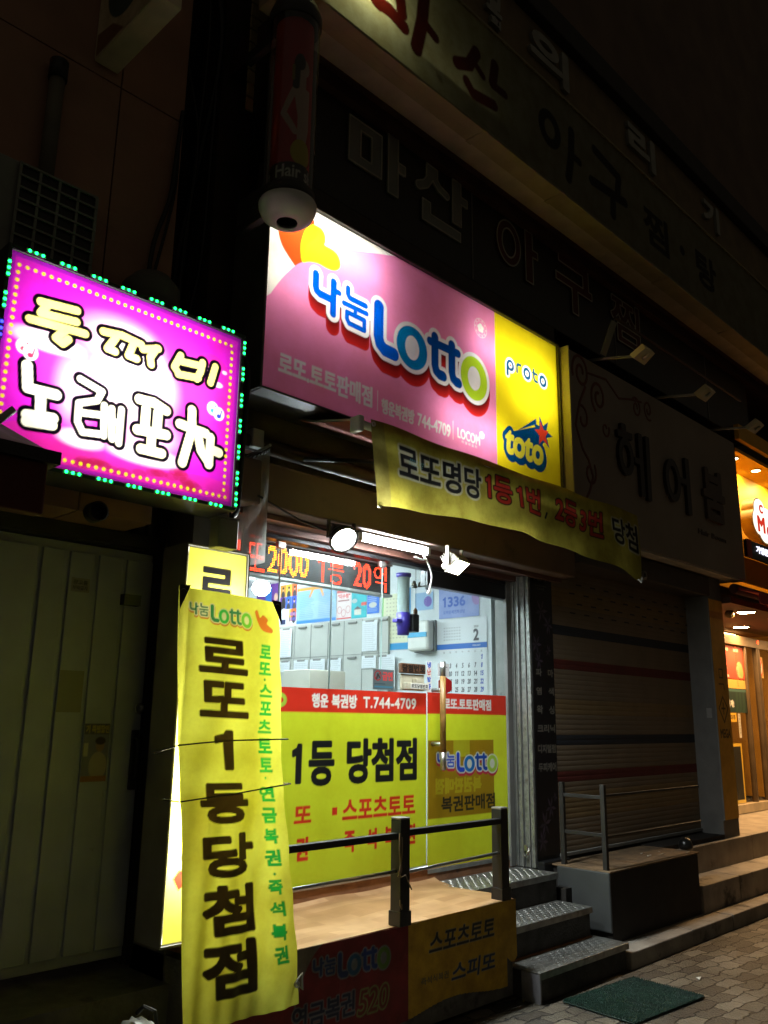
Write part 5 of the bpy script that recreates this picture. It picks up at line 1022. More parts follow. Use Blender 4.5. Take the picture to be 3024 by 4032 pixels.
def s2(c):
    c.rect(1.965, 2.1, 1.46, 1.51, (.08, .08, .12)); c.text('기 특별할인', 1.972, 2.09, 1.466, 1.503, (.5, .4, .05), .03); c.rect(1.965, 2.1, 1.25, 1.46, (.2, .2, .26)); c.draw(f_ell(2.05, 1.41, .022, .03), (.35, .22, .16)); c.draw(f_ell(2.05, 1.43, .026, .018), (.05, .03, .03)); c.draw(f_ell(2.045, 1.315, .045, .065), (.42, .36, .3)); c.rect(1.965, 2.1, 1.244, 1.27, (.35, .16, .05)); c.rect(1.968, 1.99, 1.36, 1.42, (.5, .48, .42))
dsticker('flyer', 'colour flyer with a smiling figure taped at handle height on the ribbed door', 1.963, 2.093, 1.244, 1.51, (.3, .3, .28), s2, 'flyer')
ac = thing('outdoor_unit', 'grey air conditioner outdoor unit with barred grille above the magenta sign', 'air conditioner', (1.15, 3.4, 3.3))
ACM = mat('unit_grey', (.24, .25, .23), .6, var=.15)
b = MB(); b.box(.55, 1.55, 3.41, 3.6, 3.28, 3.895, .008); b.build('casing', ACM, ac)
b = MB(); b.box(1.18, 1.53, 3.402, 3.409, 3.3, 3.885); b.build('grille_recess', BLACKM, ac)
b = MB()
for i in range(5): b.box(1.178+i*.088-.006, 1.178+i*.088+.006, 3.392, 3.402, 3.3, 3.887)
for j in range(11): b.box(1.175, 1.535, 3.39, 3.3995, 3.31+j*.057-.005, 3.31+j*.057+.005)
b.build('grille', ACM, ac)
for x in (.7, 1.4): MB().box(x, x+.04, 3.42, 3.62, 3.22, 3.279).build('bracket', DARKM, ac)
dpz = thing('drain_pipe', 'short capped grey pipe standing on the wall above the outdoor unit', 'pipe', (1.34, 3.56, 4.0))
MB().tube([(1.345, 3.55, 3.9), (1.345, 3.55, 4.52)], .036, 14).build('pipe', mat('dull_pipe', (.16, .15, .11), .6), dpz); MB().tube([(1.345, 3.55, 4.5), (1.345, 3.55, 4.6)], .044, 14).build('cap', BLACKM, dpz)
bl = thing('blade_sign', 'unlit box sign jutting out of the upper wall at top left, seen from below', 'sign', (1.6, 3.3, 4.75))
MB().box(1.53, 1.66, 3.0, 3.595, 4.756, 5.7, .006).build('case', mat('beige_case', (.8, .7, .48), .6, var=.2), bl)
c = Canvas(-3.59, -3.01, 4.765, 5.69, .006, (.8, .72, .5)); c.draw(f_ell(-3.3, 5.08, .2, .22), (.09, .15, .14)); c.draw(f_ring(-3.33, 5.1, .1, .12, .06, .08), (.3, .32, .28), .7); c.draw(f_poly([(-3.58, 4.77), (-3.3, 4.77), (-3.42, 4.87), (-3.58, 4.9)]), (.3, .16, .07)); c.draw(f_line([(-3.2, 5.5), (-3.2, 5.2)], .05), (.06, .1, .1))
c.mesh('face', sidewall(1.5285), printed('blade_print', rough=.6, dirt=.3), bl)
MB().tube([(1.6, 2.998, 4.85), (1.6, 2.98, 4.9), (1.6, 2.98, 5.7)], .02, 8).build('front_tube', mat('pale_tube', (.5, .46, .3), .5), bl)
# clutter in the gap between the buildings
b = MB(); q = random.Random(11)
for i in range(7):
    x = 2.08+.05*i; pts = bend([(x+q.uniform(-.03, .03), 3.9+q.uniform(-.15, .1), z) for z in (2.4, 3.0, 3.5, 4.1, 4.8, 5.6, 6.6)]); b.tube(pts, q.choice((.008, .012, .018)), 6)
o = b.build('gap_cables', WIREM, None, (2.2, 3.9, 2.4)); tag(o, 'bundle of dark cables running up the gap between the two buildings', 'cables')
o = MB().tube(bend([(1.9, 3.55, 3.6), (1.93, 3.57, 3.9), (2.0, 3.57, 4.2), (2.02, 3.57, 4.5), (2.04, 3.58, 4.75)]), .012, 7).tube(bend([(1.92, 3.57, 3.6), (1.97, 3.58, 3.85), (2.03, 3.58, 4.25), (2.03, 3.58, 4.6)]), .008, 6).build('wall_cable', WIREM, None, (1.9, 3.55, 4)); tag(o, 'loose black cables looping over the brown wall right of the outdoor unit', 'cables')
mb = thing('meter_box', 'dim rounded grey cable box on the wall right of the outdoor unit', 'meter box', (1.88, 3.5, 3.4))
MB().lathe([(.0, .17), (.09, .16), (.14, .1), (.15, -.08), (.0, -.09)], (1.9, 3.5, 3.5), 24).build('body', mat('meter_grey', (.14, .14, .12), .6), mb)
vp = thing('vent_ring', 'dark round vent pipe end below the magenta sign', 'vent pipe', (1.72, 3.5, 2.43))
MB().lathe([(.04, 0), (.046, .0), (.046, .06), (.04, .06), (.04, 0)], (0, 0, 0), 26, Matrix.Translation((1.72, 3.46, 2.43)) @ Matrix.Rotation(R(-90), 4, 'X')).build('ring', mat('vent_steel', (.06, .06, .06), .5, metal=.7), vp); MB().lathe([(0, .04), (.04, .04)], (0, 0, 0), 26, Matrix.Translation((1.72, 3.46, 2.43)) @ Matrix.Rotation(R(-90), 4, 'X')).build('bore', BLACKM, vp)
# little awning corner of the bar, bottom left of the magenta sign
ba = thing('bar_awning', 'corner of a grey-topped dark red awning box at the left edge below the magenta sign', 'awning', (.8, 2.4, 2.1))
b = MB(); b.prism([(.2, 2.36, 2.33), (1.035, 2.36, 2.275), (.86, 2.62, 2.45), (.2, 2.62, 2.52)], (0, 0, .012)); b.build('roof', mat('weathered_sheet', (.28, .27, .26), .7, var=.35, vscale=12, bump=.2), ba)
MB().box(.2, 1.035, 2.35, 2.375, 2.262, 2.3).build('edge_bar', BLACKM, ba); MB().box(1.01, 1.035, 2.376, 2.62, 2.262, 2.3).build('edge_bar', BLACKM, ba)
MB().box(.2, 1.006, 2.365, 2.42, 2.11, 2.262, .006).build('valance', mat('dark_red_cloth', (.09, .018, .012), .8, var=.25), ba)
MB().tube([(.86, 2.45, 2.36), (.91, 2.42, 2.42)], .012, 8).build('stay', mat('white_stay', (.55, .55, .52), .5), ba)
# rubbish bag at the foot of the streamer
b = bmesh.new(); bmesh.ops.create_icosphere(b, subdivisions=4, radius=1)
for v in b.verts:
    d = v.co.normalized(); r = 1+.09*math.sin(7*d.x+3*d.z)*math.cos(6*d.y)+.05*math.sin(17*d.x+11*d.y)+.03*math.sin(29*d.z+23*d.x)
    v.co = Vector((d.x*.17*r, d.y*.14*r, max(-.19, d.z*.2*r)))+Vector((2.02, 3.32, .165))
for f in b.faces: f.smooth = True
me = bpy.data.meshes.new('rubbish_bag'); b.to_mesh(me); b.free(); o = link('rubbish_bag', me, mat('white_film', (.24, .24, .21), .35, var=.3), None, (2.02, 3.32, 0)); tag(o, 'crumpled white plastic rubbish bag at the foot of the streamer', 'rubbish bag')
ORG[o.name] = Vector((2.02, 3.32, 0)); MB().tube([(2.0, 3.3, .4), (2.01, 3.27, .43), (2.05, 3.25, .41), (2.07, 3.24, .3)], .008, 6).build('knot', WIREM, o)
# clear wind sheet at the left end of the shop
ws = thing('wind_sheet', 'clear plastic wind sheet catching green light left of the shop front', 'plastic sheet', (2.66, 3.55, 2.4))
c2 = bmesh.new(); n = 14
for (y0, y1, z0, z1, dx) in ((3.5, 3.72, 2.41, 2.98, 0), ):
    pass
b = MB()
for i in range(n):
    f0, f1 = i/n, (i+1)/n; xx = lambda t: 2.62+.012*math.sin(9*t)
    b.quad((xx(f0), 3.42+.35*f0, 2.32), (xx(f1), 3.42+.35*f1, 2.32), (xx(f1), 3.42+.35*f1, 2.92-.05*f1), (xx(f0), 3.42+.35*f0, 2.94-.05*f0))
b.build('sheet', glassmat('cloudy_plastic', (.9, .92, .9), 1.0, 1.45, .4), ws)
MB().tube([(2.62, 3.42, 2.95), (2.62, 3.8, 2.9)], .008, 6).build('rod', STEELM, ws)

# ================================================================ HAIR SHOP (closed)
hs = thing('hair_sign', 'unlit pale hair salon sign with dark raised Hangul and thin red scrolls', 'sign', (7.0, 3.3, 2.96))
HSM = mat('hair_sign_paint', (.27, .235, .2), .7, var=.15, vscale=2)
b = MB(); b.box(5.425, 8.62, 3.31, 3.6, 2.96, 4.42, .004); b.build('panel', HSM, hs)
b = MB(); b.box(5.41, 5.424, 3.298, 3.6, 2.95, 4.44, .002)
for z in (3.1, 3.55, 3.9, 4.25, 4.38): b.tube([(5.412, 3.35, z), (5.404, 3.35, z)], .006, 8).tube([(5.412, 3.375, z+.004), (5.404, 3.375, z+.004)], .005, 8)
b.build('end_flange', mat('cream_flange', (.5, .46, .26), .5, var=.15, stain=((.25, .16, .07), 9, .66)), hs)
MB().box(5.43, 8.6, 3.32, 3.44, 2.945, 2.9595).build('soffit_strip', mat('pale_strip', (.42, .4, .36), .6), hs)
LT = mat('hair_letter', (.02, .016, .014), .5); LT2 = mat('hair_letter_brown', (.07, .045, .03), .5)
he = f_any([f_bar((6.095, 3.885), (6.345, 3.905), .03), f_bar((6.2, 3.99), (6.2, 3.9), .04), f_ring(6.225, 3.705, .125, .165, .066, .10), f_bar((6.487, 3.41), (6.478, 3.97), .034), f_bar((6.6, 3.395), (6.612, 3.975), .034), f_bar((6.36, 3.71), (6.47, 3.71), .026)])
raised('letter', he, (6.05, 6.7, 3.35, 4.05), .01, 3.309, .03, LT, hs)
eo = f_any([f_ring(7.07, 3.68, .145, .20, .085, .135), f_bar((7.375, 3.41), (7.375, 3.955), .04), f_bar((7.2, 3.715), (7.36, 3.715), .028)])
raised('letter', eo, (6.85, 7.5, 3.35, 4.0), .01, 3.309, .03, LT, hs)
raised('letter', f_text('붐', 7.70, 8.19, 3.445, 3.97, .04), (7.65, 8.25, 3.4, 4.02), .01, 3.309, .03, LT2, hs)
raised('small_lettering', f_text('Hair Boom', 7.57, 8.19, 3.275, 3.325, .03, .1), (7.5, 8.25, 3.25, 3.35), .004, 3.309, .006, LT2, hs)
def spiral(cx, cz, r0, r1, a0, a1, n=26): return [(cx+(r0+(r1-r0)*i/n)*math.cos(R(a0+(a1-a0)*i/n)), cz+(r0+(r1-r0)*i/n)*1.25*math.sin(R(a0+(a1-a0)*i/n))) for i in range(n+1)]
sw = f_any([f_line(spiral(5.6, 4.27, .03, .13, 0, 560), .012), f_line(spiral(5.86, 4.13, .03, .12, 90, 600), .012), f_line(spiral(6.5, 4.22, .02, .08, 0, 500), .009), f_line(spiral(6.72, 4.26, .02, .08, 180, 660), .009),
    f_line([(5.66, 4.16), (5.56, 4.0), (5.49, 3.8), (5.58, 3.62), (5.66, 3.55), (5.72, 3.42), (5.66, 3.3), (5.6, 3.22)], .011), f_line(spiral(5.6, 3.88, .03, .09, 180, 480), .01), f_line(spiral(5.68, 3.45, .02, .09, 0, 400), .01), f_line([(5.72, 4.3), (6.0, 4.33), (6.2, 4.22), (6.4, 4.27), (6.6, 4.3)], .009), f_line(spiral(5.95, 3.88, .02, .06, 30, 380), .008)])
raised('red_scroll', sw, (5.45, 6.95, 3.15, 4.42), .008, 3.309, .003, mat('scroll_red', (.14, .035, .02), .6), hs)
for i, (X, Yh, zh, lab, on) in enumerate(((5.81, 2.876, 4.367, 'arm spotlight over the hair sign nearest the yellow light box', 0), (6.947, 2.88, 4.38, 'middle arm spotlight over the hair sign', 0), (8.135, 2.908, 4.39, 'farthest arm spotlight over the hair sign, warm-lit underside', 0))):
    t = thing('arm_lamp', lab, 'spotlight', (X, 3.3, 4.43), 'arm lamps on the hair sign')
    MB().tube([(X, 3.36, 4.45), (X, 3.25, 4.435), (X, Yh+.06, zh-.002)], .012, 10).build('arm', mat('lamp_arm', (.45, .44, .36), .4, metal=.4), t)
    M = Matrix.Translation((X, Yh, zh)) @ Matrix.Rotation(R(-32), 4, 'X')
    MB().prism([M @ Vector(q) for q in ((-.075, -.06, -.03), (.075, -.06, -.03), (.09, .06, -.03), (-.09, .06, -.03))], M.to_3x3() @ Vector((0, 0, .05))).build('head', mat('lamp_head', (.55, .52, .36), .45, var=.1), t)
    MB().tube([M @ Vector((0, .02, -.03)), M @ Vector((0, .0, -.045)), M @ Vector((0, -.035, -.045))], .014, 8).build('swivel', mat('lamp_arm', (.45, .44, .36)), t)
o = MB().prism([(5.77, 3.215, 4.46), (5.85, 3.215, 4.46), (5.85, 3.10, 4.72), (5.77, 3.10, 4.72)], (0, .008, .004)).build('stay_plate', mat('stay_green_grey', (.3, .32, .24), .5), None, (5.81, 3.215, 4.46)); tag(o, 'flat pale metal strut leaning above the first arm spotlight', 'strut')
o = MB().tube([(5.86, 3.12, 4.78), (8.4, 3.12, 4.78)], .012, 8).build('conduit', mat('brown_conduit', (.1, .06, .045), .6), None, (7, 3.12, 4.78)); tag(o, 'thin brown conduit running above the row of arm spotlights', 'conduit')
fpn = thing('flower_panel', 'narrow black panel with purple flowers listing salon services in pale Hangul', 'sign panel', (5.56, 3.72, .56))
k = 3.72/3.88; zz = lambda z: 1.55+(z-1.55)*k
c = Canvas(5.416, 5.70, .595, 2.75, .004, (.012, .011, .014))
q = random.Random(5)
for cx, cz, s in ((5.55, 2.38, .085), (5.64, 2.28, .07), (5.47, 2.12, .07), (5.5, 2.0, .06), (5.63, 2.08, .04), (5.52, .82, .08), (5.6, .93, .07), (5.48, .7, .07), (5.66, 1.0, .03)):
    for a in range(0, 360, 60):
        aa = R(a+q.uniform(-15, 15)); P = [(cx, cz), (cx+s*.5*math.cos(aa-.3), cz+s*.6*math.sin(aa-.3)), (cx+s*math.cos(aa), cz+s*1.2*math.sin(aa)), (cx+s*.5*math.cos(aa+.3), cz+s*.6*math.sin(aa+.3))]
        c.draw(f_poly(P), (.075, .06, .09) if a % 120 else (.11, .08, .13), .8)
PT = (.24, .23, .21)
for row, z1, z0 in (('파   마', 1.954, 1.895), ('염   색', 1.811, 1.75), ('왁   싱', 1.669, 1.605), ('크리닉', 1.523, 1.462), ('디지털펌', 1.372, 1.308), ('두피케어', 1.235, 1.168)): c.text(row, 5.455, 5.688, zz(z0), zz(z1), PT, .03)
c.rect(5.41, 5.70, 2.46, 2.8, (.01, .01, .011)); c.text('ADT', 5.46, 5.645, 2.615, 2.682, (.16, .155, .12), .035); c.rect(5.47, 5.63, 2.575, 2.58, (.1, .1, .08)); c.text('CAPS', 5.5, 5.6, 2.545, 2.562, (.1, .1, .08), .02)
c.mesh('print', facade(3.7195), printed('gloss_panel', rough=.35, dirt=.2), fpn); MB().box(5.416, 5.70, 3.721, 3.735, .57, 2.77).build('board', BLACKM, fpn)
MB().box(5.405, 5.75, 3.66, 3.735, .3, .572, .006).build('base_block', BLACKM, fpn)
sh = thing('roller_shutter', 'closed brown roller shutter with navy and red stripes of the hair salon', 'shutter', (6.9, 3.72, .6))
tr_ = lambda z: 1.55+(z-1.55)*(3.72/4.0)
bands = [(1.374, 1.45, 1), (2.28, 2.348, 1), (1.98, 2.064, 2), (1.082, 1.152, 2), (2.5, 2.66, 3), (1.6, 1.72, 3), (.8, .98, 3)]
b = MB(); z = .60; h_ = .0385
while z < 2.8:
    b.mi = next((m for z0, z1, m in bands if tr_(z0)-.004 < z+h_/2 < tr_(z1)+.004), 0)
    prof = [(0, 0), (-.001, .003), (-.002, .012), (-.002, .026), (-.001, .0355), (.0005, .037), (.0015, .0385)]
    for (y0, q0), (y1, q1) in zip(prof, prof[1:]):
        b.quad((5.70, 3.72+y0, z+q0), (8.08, 3.72+y0, z+q0), (8.08, 3.72+y1, z+q1), (5.70, 3.72+y1, z+q1))
    z += h_
b.mi = 4
for j, zz_ in enumerate((2.40, 2.48, 2.56, 2.64)):
    for i in range(10): b.box(5.95+i*.22+(j % 2)*.11, 6.03+i*.22+(j % 2)*.11, 3.711, 3.7135, zz_, zz_+.012, 0)
b.build('curtain', [mat('shutter_tan', (.23, .18, .125), .7, spec=.2, var=.15, vscale=3), mat('shutter_navy', (.025, .032, .045), .7, var=.2), mat('shutter_red', (.13, .022, .018), .7, var=.2), mat('shutter_ochre', (.25, .175, .085), .7, var=.15), BLACKM], sh); b = MB(); b.box(5.70, 8.08, 3.70, 3.74, .575, .60, .003); b.build('bottom_bar', GREYM, sh)
hb = MB(); hb.box(5.72, 8.1, 3.47, 3.86, 2.76, 2.943, .006); o = hb.build('shutter_hood', mat('dark_hood', (.06, .048, .04), .6), None, (6.9, 3.7, 2.76)); tag(o, 'dark shutter casing under the hair sign', 'shutter box')
rg = thing('ring_lamp', 'small round fitting on the dark casing under the hair sign', 'fitting', (7.0, 3.6, 2.82)); MB().lathe([(.02, 0), (.04, 0), (.042, .015), (.02, .015)], (0, 0, 0), 18, Matrix.Translation((6.76, 3.469, 2.79)) @ Matrix.Rotation(R(90), 4, 'X')).build('ring', mat('dull_ring', (.2, .19, .17), .5), rg)
hp = thing('salon_platform', 'black-fronted concrete platform with a muddy top before the closed salon shutter', 'platform', (6.2, 3.4, 0))
DKF = mat('black_front', (.022, .018, .015), .8, var=.3)
MB().box(5.52, 6.87, 3.205, 3.70, 0, .545, .006).build('body', DKF, hp)
MB().box(5.495, 5.519, 3.2, 3.62, .17, .552, .01).build('side_panel', mat('slate_panel', (.062, .066, .066), .6, var=.15), hp)
MB().box(5.50, 6.88, 3.195, 3.68, .546, .558, .004).build('top', mat('muddy_top', (.2, .13, .07), .9, var=.4, vscale=7, bump=.4, stain=((.07, .05, .03), 4, .52)), hp)
MB().box(6.88, 8.08, 3.5, 3.71, 0, .56).build('back_curb', DKF, hp); MB().box(5.42, 5.494, 3.5, 3.6, 0, .42).build('side_curb', DKF, hp)
b = MB(); q = random.Random(2)
for x, y in ((6.35, 3.36), (6.5, 3.33), (6.42, 3.45), (6.6, 3.4), (6.75, 3.24)): b.box(x, x+q.uniform(.03, .06), y, y+.008, .559, .562, 0)
b.build('scrap', WHITEM, hp)
hr = thing('salon_railing', 'thin grey flat-bar railing on the salon platform', 'railing', (5.55, 3.25, .55))
RLM = mat('rail_grey', (.035, .033, .03), .5, metal=.2, var=.3)
for x, y, z1 in ((5.545, 3.25, 1.12), (5.545, 3.585, 1.12)): MB().box(x-.017, x+.017, y-.017, y+.017, .50, z1, .003).build('post', RLM, hr)
for z0, z1 in ((1.02, 1.045), (.77, .795)): MB().box(5.535, 5.555, 3.2675, 3.5675, z0, z1, .002).build('side_rail', RLM, hr)
MB().box(5.568, 7.06, 3.24, 3.262, 1.036, 1.052, .002).build('rail', RLM, hr); MB().box(5.568, 7.06, 3.24, 3.262, .765, .778, .002).build('rail', RLM, hr)
o = MB().lathe([(.0, 0), (.045, .0), (.06, .02), (.05, .06), (.03, .085), (.0, .09)], (6.93, 3.33, .558), 14).build('dark_cup', mat('black_film', (.012, .012, .012), .3), None, (6.93, 3.33, .56)); tag(o, 'small crumpled black bag at the right end of the salon platform', 'bag')

# steps to the cafe at the right
mst = MB()
for a, b2 in ((6.89, 7.6), (7.608, 8.4), (8.408, 9.4), (9.408, 10.6), (10.608, 13)): mst.box(a, b2-.004, 3.19, 3.47, -.04, .305, .008)
o = mst.build('path_step', SLAB); o['kind'] = 'structure'
mst = MB()
for a, b2 in ((6.89, 8.6), (8.608, 10.2), (10.208, 13)): mst.box(a, b2-.004, 3.465 if a > 7 else 3.46, 4.32, -.04, .524, .008)
o = mst.build('path_landing', mat('landing_stone', (.34, .30, .25), .7, var=.3, vscale=6, bump=.25, stain=((.12, .1, .08), 5, .6))); o['kind'] = 'structure'

# ================================================================ CAFE AT THE RIGHT EDGE
cf = thing('coffee_shop', 'brightly lit yellow coffee shop front at the right edge of the picture', 'shop front', (10, 4.3, .52))
WARM = mat('warm_wall', (.6, .36, .07), .7, var=.12)
b = MB(); b.box(9.6, 13.5, 7.0, 7.1, .5, 3.0); b.box(13.4, 13.5, 4.4, 7, .5, 3.0); b.build('back_wall', WARM, cf)
b = MB(); b.box(8.421, 13.5, 3.4, 4.4, 2.72, 2.78); b.build('entry_ceiling', mat('dark_brown_ceiling', (.10, .05, .035), .6), cf)
b = MB(); b.box(9.6, 13.5, 4.4, 7.0, 2.85, 2.9); b.build('room_ceiling', mat('warm_ceiling', (.35, .2, .1), .8), cf)
b = MB(); b.box(9.98, 10.28, 4.3, 4.38, .53, 2.72); b.box(8.421, 9.98, 4.36, 4.42, .53, 2.72); b.build('return_wall', mat('brown_return', (.2, .1, .04), .6), cf)
b = MB(); b.box(10.28, 13.4, 4.27, 4.36, 2.5, 2.62, .004); b.build('transom', mat('bronze_transom', (.16, .11, .06), .4, metal=.4), cf)
b = MB(); b.box(10.28, 13.4, 4.26, 4.36, .53, .63, .004); b.build('sill', mat('pale_sill', (.5, .42, .3), .5), cf)
b = MB()
for x in (10.9, 11.28, 11.34, 12.3): b.box(x, x+.045, 4.28, 4.34, .631, 2.499, .003)
b.build('mullion', mat('bronze_transom'  , (.16, .11, .06)), cf)
MB().box(10.28, 13.4, 4.315, 4.323, .631, 2.499).build('glass_pane', glassmat('cafe_glass', (.97, .93, .85), .8), cf)
def cafe_print(name, label, x0, x1, z0, z1, base, dr, cat, Y=4.305, res=.006): return sticker(name, label, (x0, x1, z0, z1), res, base, dr, Y, PAPER, cat)
def e1(c): c.draw(f_ell(10.75, 2.2, .1, .1), (.5, .35, .15)); c.draw(f_ell(10.8, 2.17, .06, .07), (.25, .35, .1)); c.text('로', 10.3, 10.38, 2.2, 2.32, (.6, .5, .4), .03); c.rect(10.3, 10.42, 2.1, 2.13, (.6, .5, .4)); c.rect(10.3, 10.45, 2.42, 2.46, (.6, .5, .35)); c.rect(10.6, 10.75, 2.42, 2.46, (.6, .5, .35))
cafe_print('poster', 'red coffee poster high in the cafe window', 10.29, 10.895, 2.085, 2.48, (.5, .06, .03), e1, 'poster')
cafe_print('window_band', 'mustard band sticker across the cafe window under the red poster', 10.29, 10.895, 1.97, 2.075, (.62, .38, .08), lambda c: None, 'window sticker')
def e2(c):
    c.rect(10.3, 10.895, 1.93, 1.965, (.05, .12, .1)); c.text('가게!', 10.31, 10.5, 1.74, 1.83, (.75, .75, .7), .04)
    for i in range(3): c.draw(f_line([(10.6+i*.1, 1.9), (10.6+i*.1, 1.75), (10.56+i*.1, 1.68)], .03), (.02, .05, .03))
cafe_print('window_print', 'dark green window print with white exclamation wording in the cafe glass', 10.29, 10.895, 1.68, 1.965, (.012, .03, .022), e2, 'window sticker')
cafe_print('window_sticker', 'yellow rounded sticker with dark Hangul on the cafe window', 10.287, 10.54, 1.57, 1.675, (.7, .42, .04), lambda c: c.text('빈마루', 10.3, 10.51, 1.59, 1.655, (.06, .03, .01), .04), 'window sticker')
cafe_print('window_label', 'narrow white vertical label on the cafe window', 10.585, 10.655, 1.385, 1.67, (.6, .55, .42), lambda c: [c.text(ch, 10.6, 10.64, 1.63-i*.04, 1.66-i*.04, (.1, .1, .1), .02) for i, ch in enumerate('영업시간안내')], 'window sticker', res=.004)
cafe_print('menu_board', 'black menu board with yellow edge low in the cafe window', 10.29, 10.62, .64, 1.32, (.02, .018, .012), lambda c: (c.rect(10.585, 10.62, .6, 1.4, (.7, .45, .05)), c.rect(10.2, 10.62, 1.285, 1.4, (.7, .45, .05)), c.rect(10.2, 10.62, .6, .675, (.75, .55, .12))), 'menu board')
cafe_print('no_smoking_sign', 'round red no-smoking sticker on the cafe door', 11.36, 11.52, 2.13, 2.4, (.5, .3, .08), lambda c: (c.draw(f_ell(11.44, 2.27, .07, .12), (.7, .05, .02)), c.draw(f_ell(11.44, 2.27, .05, .09), (.75, .7, .6)), c.draw(f_line([(11.41, 2.2), (11.47, 2.34)], .01), (.7, .05, .02)), c.rect(11.42, 11.46, 2.26, 2.28, (.05, .05, .05))), 'sticker')
b = MB()
for i in range(22):
    if i not in (11, 12): b.box(10.66, 10.675, 4.302, 4.306, 2.47-i*.022, 2.478-i*.022)
o = b.build('led_strip', emis('cafe_led', (1, .05, .01), 8), None, (10.667, 4.304, 2.2)); tag(o, 'thin vertical line of red lit dots in the cafe window', 'LED strip')
o = MB().box(11.3, 11.33, 4.262, 4.266, 2.56, 2.6).build('led_lamp', emis('cafe_led', (1, .05, .01), 8), None, (11.3, 4.26, 2.56)); tag(o, 'tiny red lit lamp on the cafe door head', 'indicator lamp')
DLM = emis('warm_down', (1, .58, .24), 470)
for x, y, l in ((9.19, 3.56, 'oval downlight glowing in the cafe entry ceiling, nearer the street'), (10.6, 4.18, 'oval downlight glowing above the cafe door'), (9.95, 3.5, 'added unseen downlight over the middle of the cafe entry, beyond the frame edge'), (11.6, 3.5, 'added unseen downlight over the far part of the cafe entry'), (12.6, 3.5, 'farthest added unseen downlight of the cafe entry')):  # last three are added out of view to light the slabs
    t = thing('downlight', l, 'ceiling light', (x, y, 2.72), 'downlights of the cafe entry')
    MB().lathe([(.1, .0), (.11, -.01), (.1, -.016), (.088, -.012)], (x, y, 2.72), 28).build('rim', STEELM, t); MB().lathe([(.0, -.013), (.088, -.011)], (x, y, 2.72), 28).build('lens', DLM, t)
sp = thing('ceiling_speaker', 'dim round fitting under the cafe entry ceiling', 'fitting', (8.95, 3.6, 2.7)); MB().lathe([(0, -.08), (.045, -.06), (.05, -.02), (.03, 0)], (9.05, 3.68, 2.72), 16).build('body', mat('dim_brass', (.2, .14, .06), .5), sp)
for x, y in ((11.2, 5.2), (12.4, 5.2), (11.2, 6.3)):
    t = thing('room_light', 'warm ceiling lamp inside the cafe', 'ceiling light', (x, y, 2.84), 'lamps inside the cafe'); MB().box(x-.25, x+.25, y-.12, y+.12, 2.80, 2.83, .004).build('panel', emis('warm_room', (1, .55, .2), 16), t); MB().box(x-.26, x+.26, y-.13, y+.13, 2.831, 2.85).build('rim', GREYM, t)
yp = thing('yellow_panel', 'tall dull yellow panel with a diamond emblem on the grey pillar', 'sign panel', (8.24, 3.5, .68))
c = Canvas(8.085, 8.395, .685, 2.735, .006, (.85, .5, .08)); c.rect(8.0, 8.5, 2.55, 2.62, (.45, .12, .03), .5)
DK2 = (.12, .08, .03)
c.draw(f_any([f_line([(8.2, 2.06), (8.2, 1.98)], .006), f_line([(8.28, 2.06), (8.28, 1.98)], .006), f_line([(8.2, 2.06), (8.28, 2.06)], .006), f_line([(8.2, 1.98), (8.28, 1.98)], .006), f_line([(8.18, 1.92), (8.29, 1.92)], .006), f_line([(8.29, 1.92), (8.29, 1.87)], .006)]), DK2)
c.draw(f_any([f_line([(8.14, 1.69), (8.24, 1.8), (8.34, 1.69), (8.24, 1.56), (8.14, 1.69)], .008), f_line([(8.2, 1.69), (8.28, 1.69)], .008), f_line([(8.24, 1.74), (8.24, 1.64)], .008)]), DK2)
c.text('MEGA', 8.13, 8.36, 1.415, 1.5, DK2, .04)
c.mesh('print', facade(3.484), printed('matte_panel', rough=.6, dirt=.2), yp); MB().box(8.085, 8.395, 3.486, 3.5, .685, 2.735).build('board', GREYM, yp)
mg = thing('cafe_sign', 'yellow lit coffee shop sign box with white cloud-shaped letters at the right edge', 'light box sign', (10, 3.45, 3.0))
YM = mat('sign_yellow', (.75, .42, .012), .55, var=.08)
b = MB(); b.box(8.9, 13.5, 3.74, 3.76, 3.0, 4.42); b.box(8.9, 8.915, 3.42, 3.739, 3.0, 4.42); b.build('back_panel', YM, mg)
b = MB(); b.box(8.89, 13.5, 3.40, 3.77, 4.4205, 4.46); b.box(8.89, 13.5, 3.35, 3.4, 4.55, 4.72); b.build('hood', YM, mg)
b = MB(); b.prism([(8.9, 3.42, 3.26), (8.9, 3.6, 3.06), (8.9, 3.62, 3.06), (8.9, 3.44, 3.26)], (4.6, 0, 0)); b.build('lower_skirt', YM, mg)
MB().box(8.915, 13.5, 3.38, 3.42, 3.262, 3.45, .004).build('band', mat('black_band', (.012, .008, .008), .4), mg)
MB().box(8.9, 9.02, 3.372, 3.379, 3.262, 3.45).build('red_end', mat('band_red', (.4, .02, .012), .5), mg)
raised('phone_lettering', f_text('가맹문의 1800.9', 9.16, 9.98, 3.335, 3.415, .03), (9.1, 10.05, 3.3, 3.45), .004, 3.379, .004, emis('white_led', (.8, .8, 1), 2.2), mg)
cloud = f_any([f_ell(9.32, 3.84, .16, .13), f_ell(9.28, 3.7, .17, .16), f_ell(9.45, 3.62, .2, .15), f_ell(9.6, 3.66, .22, .2), f_ell(9.85, 3.66, .22, .2), f_ell(9.5, 3.78, .2, .12), f_ell(10.1, 3.68, .2, .2)])
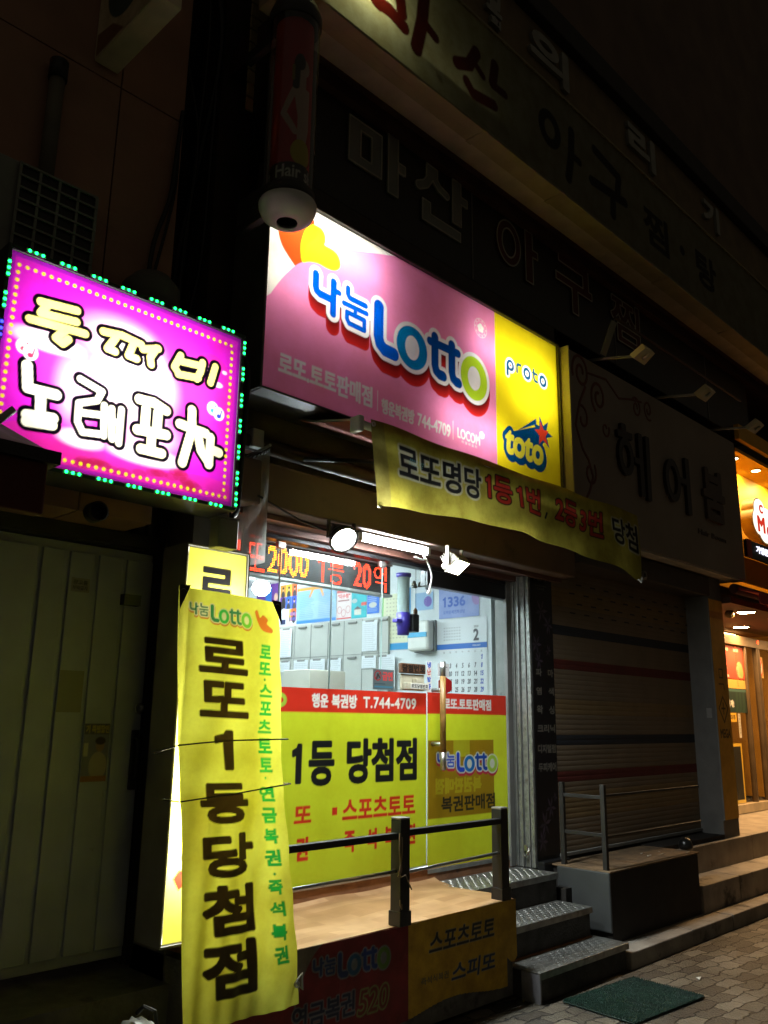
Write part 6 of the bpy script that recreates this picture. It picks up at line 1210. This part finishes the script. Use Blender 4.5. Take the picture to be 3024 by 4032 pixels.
raised('cloud_side', cloud, (9.05, 10.4, 3.4, 4.05), .012, 3.5, .13, mat('cloud_yellow', (.7, .5, .15), .5), mg); raised('cloud_face', lambda U, V: cloud(U, V)+.012, (9.05, 10.4, 3.4, 4.05), .012, 3.369, .006, emis('cloud_glow', (1, .93, .8), 1.5), mg)
MR = emis('mega_red', (.75, .04, .02), .9)
for t, x0, x1, z0, z1 in (('C', 9.3, 9.4, 3.8, 3.9), ('M', 9.22, 9.42, 3.58, 3.76), ('e', 9.47, 9.58, 3.56, 3.68), ('G', 9.63, 9.8, 3.56, 3.74), ('A', 9.85, 10.05, 3.56, 3.76)): raised('letter', f_text(t, x0, x1, z0, z1, .05), (x0-.03, x1+.03, z0-.03, z1+.03), .006, 3.3625, .006, MR, mg)
for x in (9.12, 9.75, 10.5, 11.3): lamp_area('spot_lamp', (x, 3.52, 4.395), (.08, .08), 10, mg, (1, .66, .28), (0, .25, -1))
for x in (9.12, 9.75, 10.5, 11.3): MB().lathe([(0, 0), (.06, 0), (.06, -.012), (.05, -.014)], (x, 3.52, 4.42), 18).build('spot_rim', mat('spot_rim', (.8, .7, .5), .4), mg)
for x in (9.12, 9.75, 10.5, 11.3): MB().lathe([(0, -.0145), (.048, -.0145)], (x, 3.52, 4.42), 18).build('spot_lens', emis('spot_glow', (1, .75, .4), 18), mg)
ra = thing('cafe_awning', 'folded red awning edge below the yellow cafe sign', 'awning', (10, 3.2, 2.75))
RA = mat('red_awning_cloth', (.42, .02, .012), .6, var=.15)
b = MB(); b.prism([(8.42, 3.32, 2.87), (8.42, 3.12, 2.80), (8.42, 3.12, 2.79), (8.42, 3.34, 2.85)], (5, 0, 0)); b.build('cloth', RA, ra); b = MB(); b.box(8.42, 13.4, 3.11, 3.125, 2.69, 2.7895); b.build('valance', RA, ra); MB().tube([(8.42, 3.36, 2.86), (13.4, 3.36, 2.86)], .05, 12).build('roller', mat('maroon_roller', (.1, .02, .015), .6), ra)
o = MB().box(8.072, 8.079, 3.53, 3.58, 1.6, 1.69).build('paper_tag', mat('tag_paper', (.33, .32, .3), .7), None, (8.075, 3.55, 1.6)); tag(o, 'small pale paper stuck on the side of the grey pillar', 'paper')
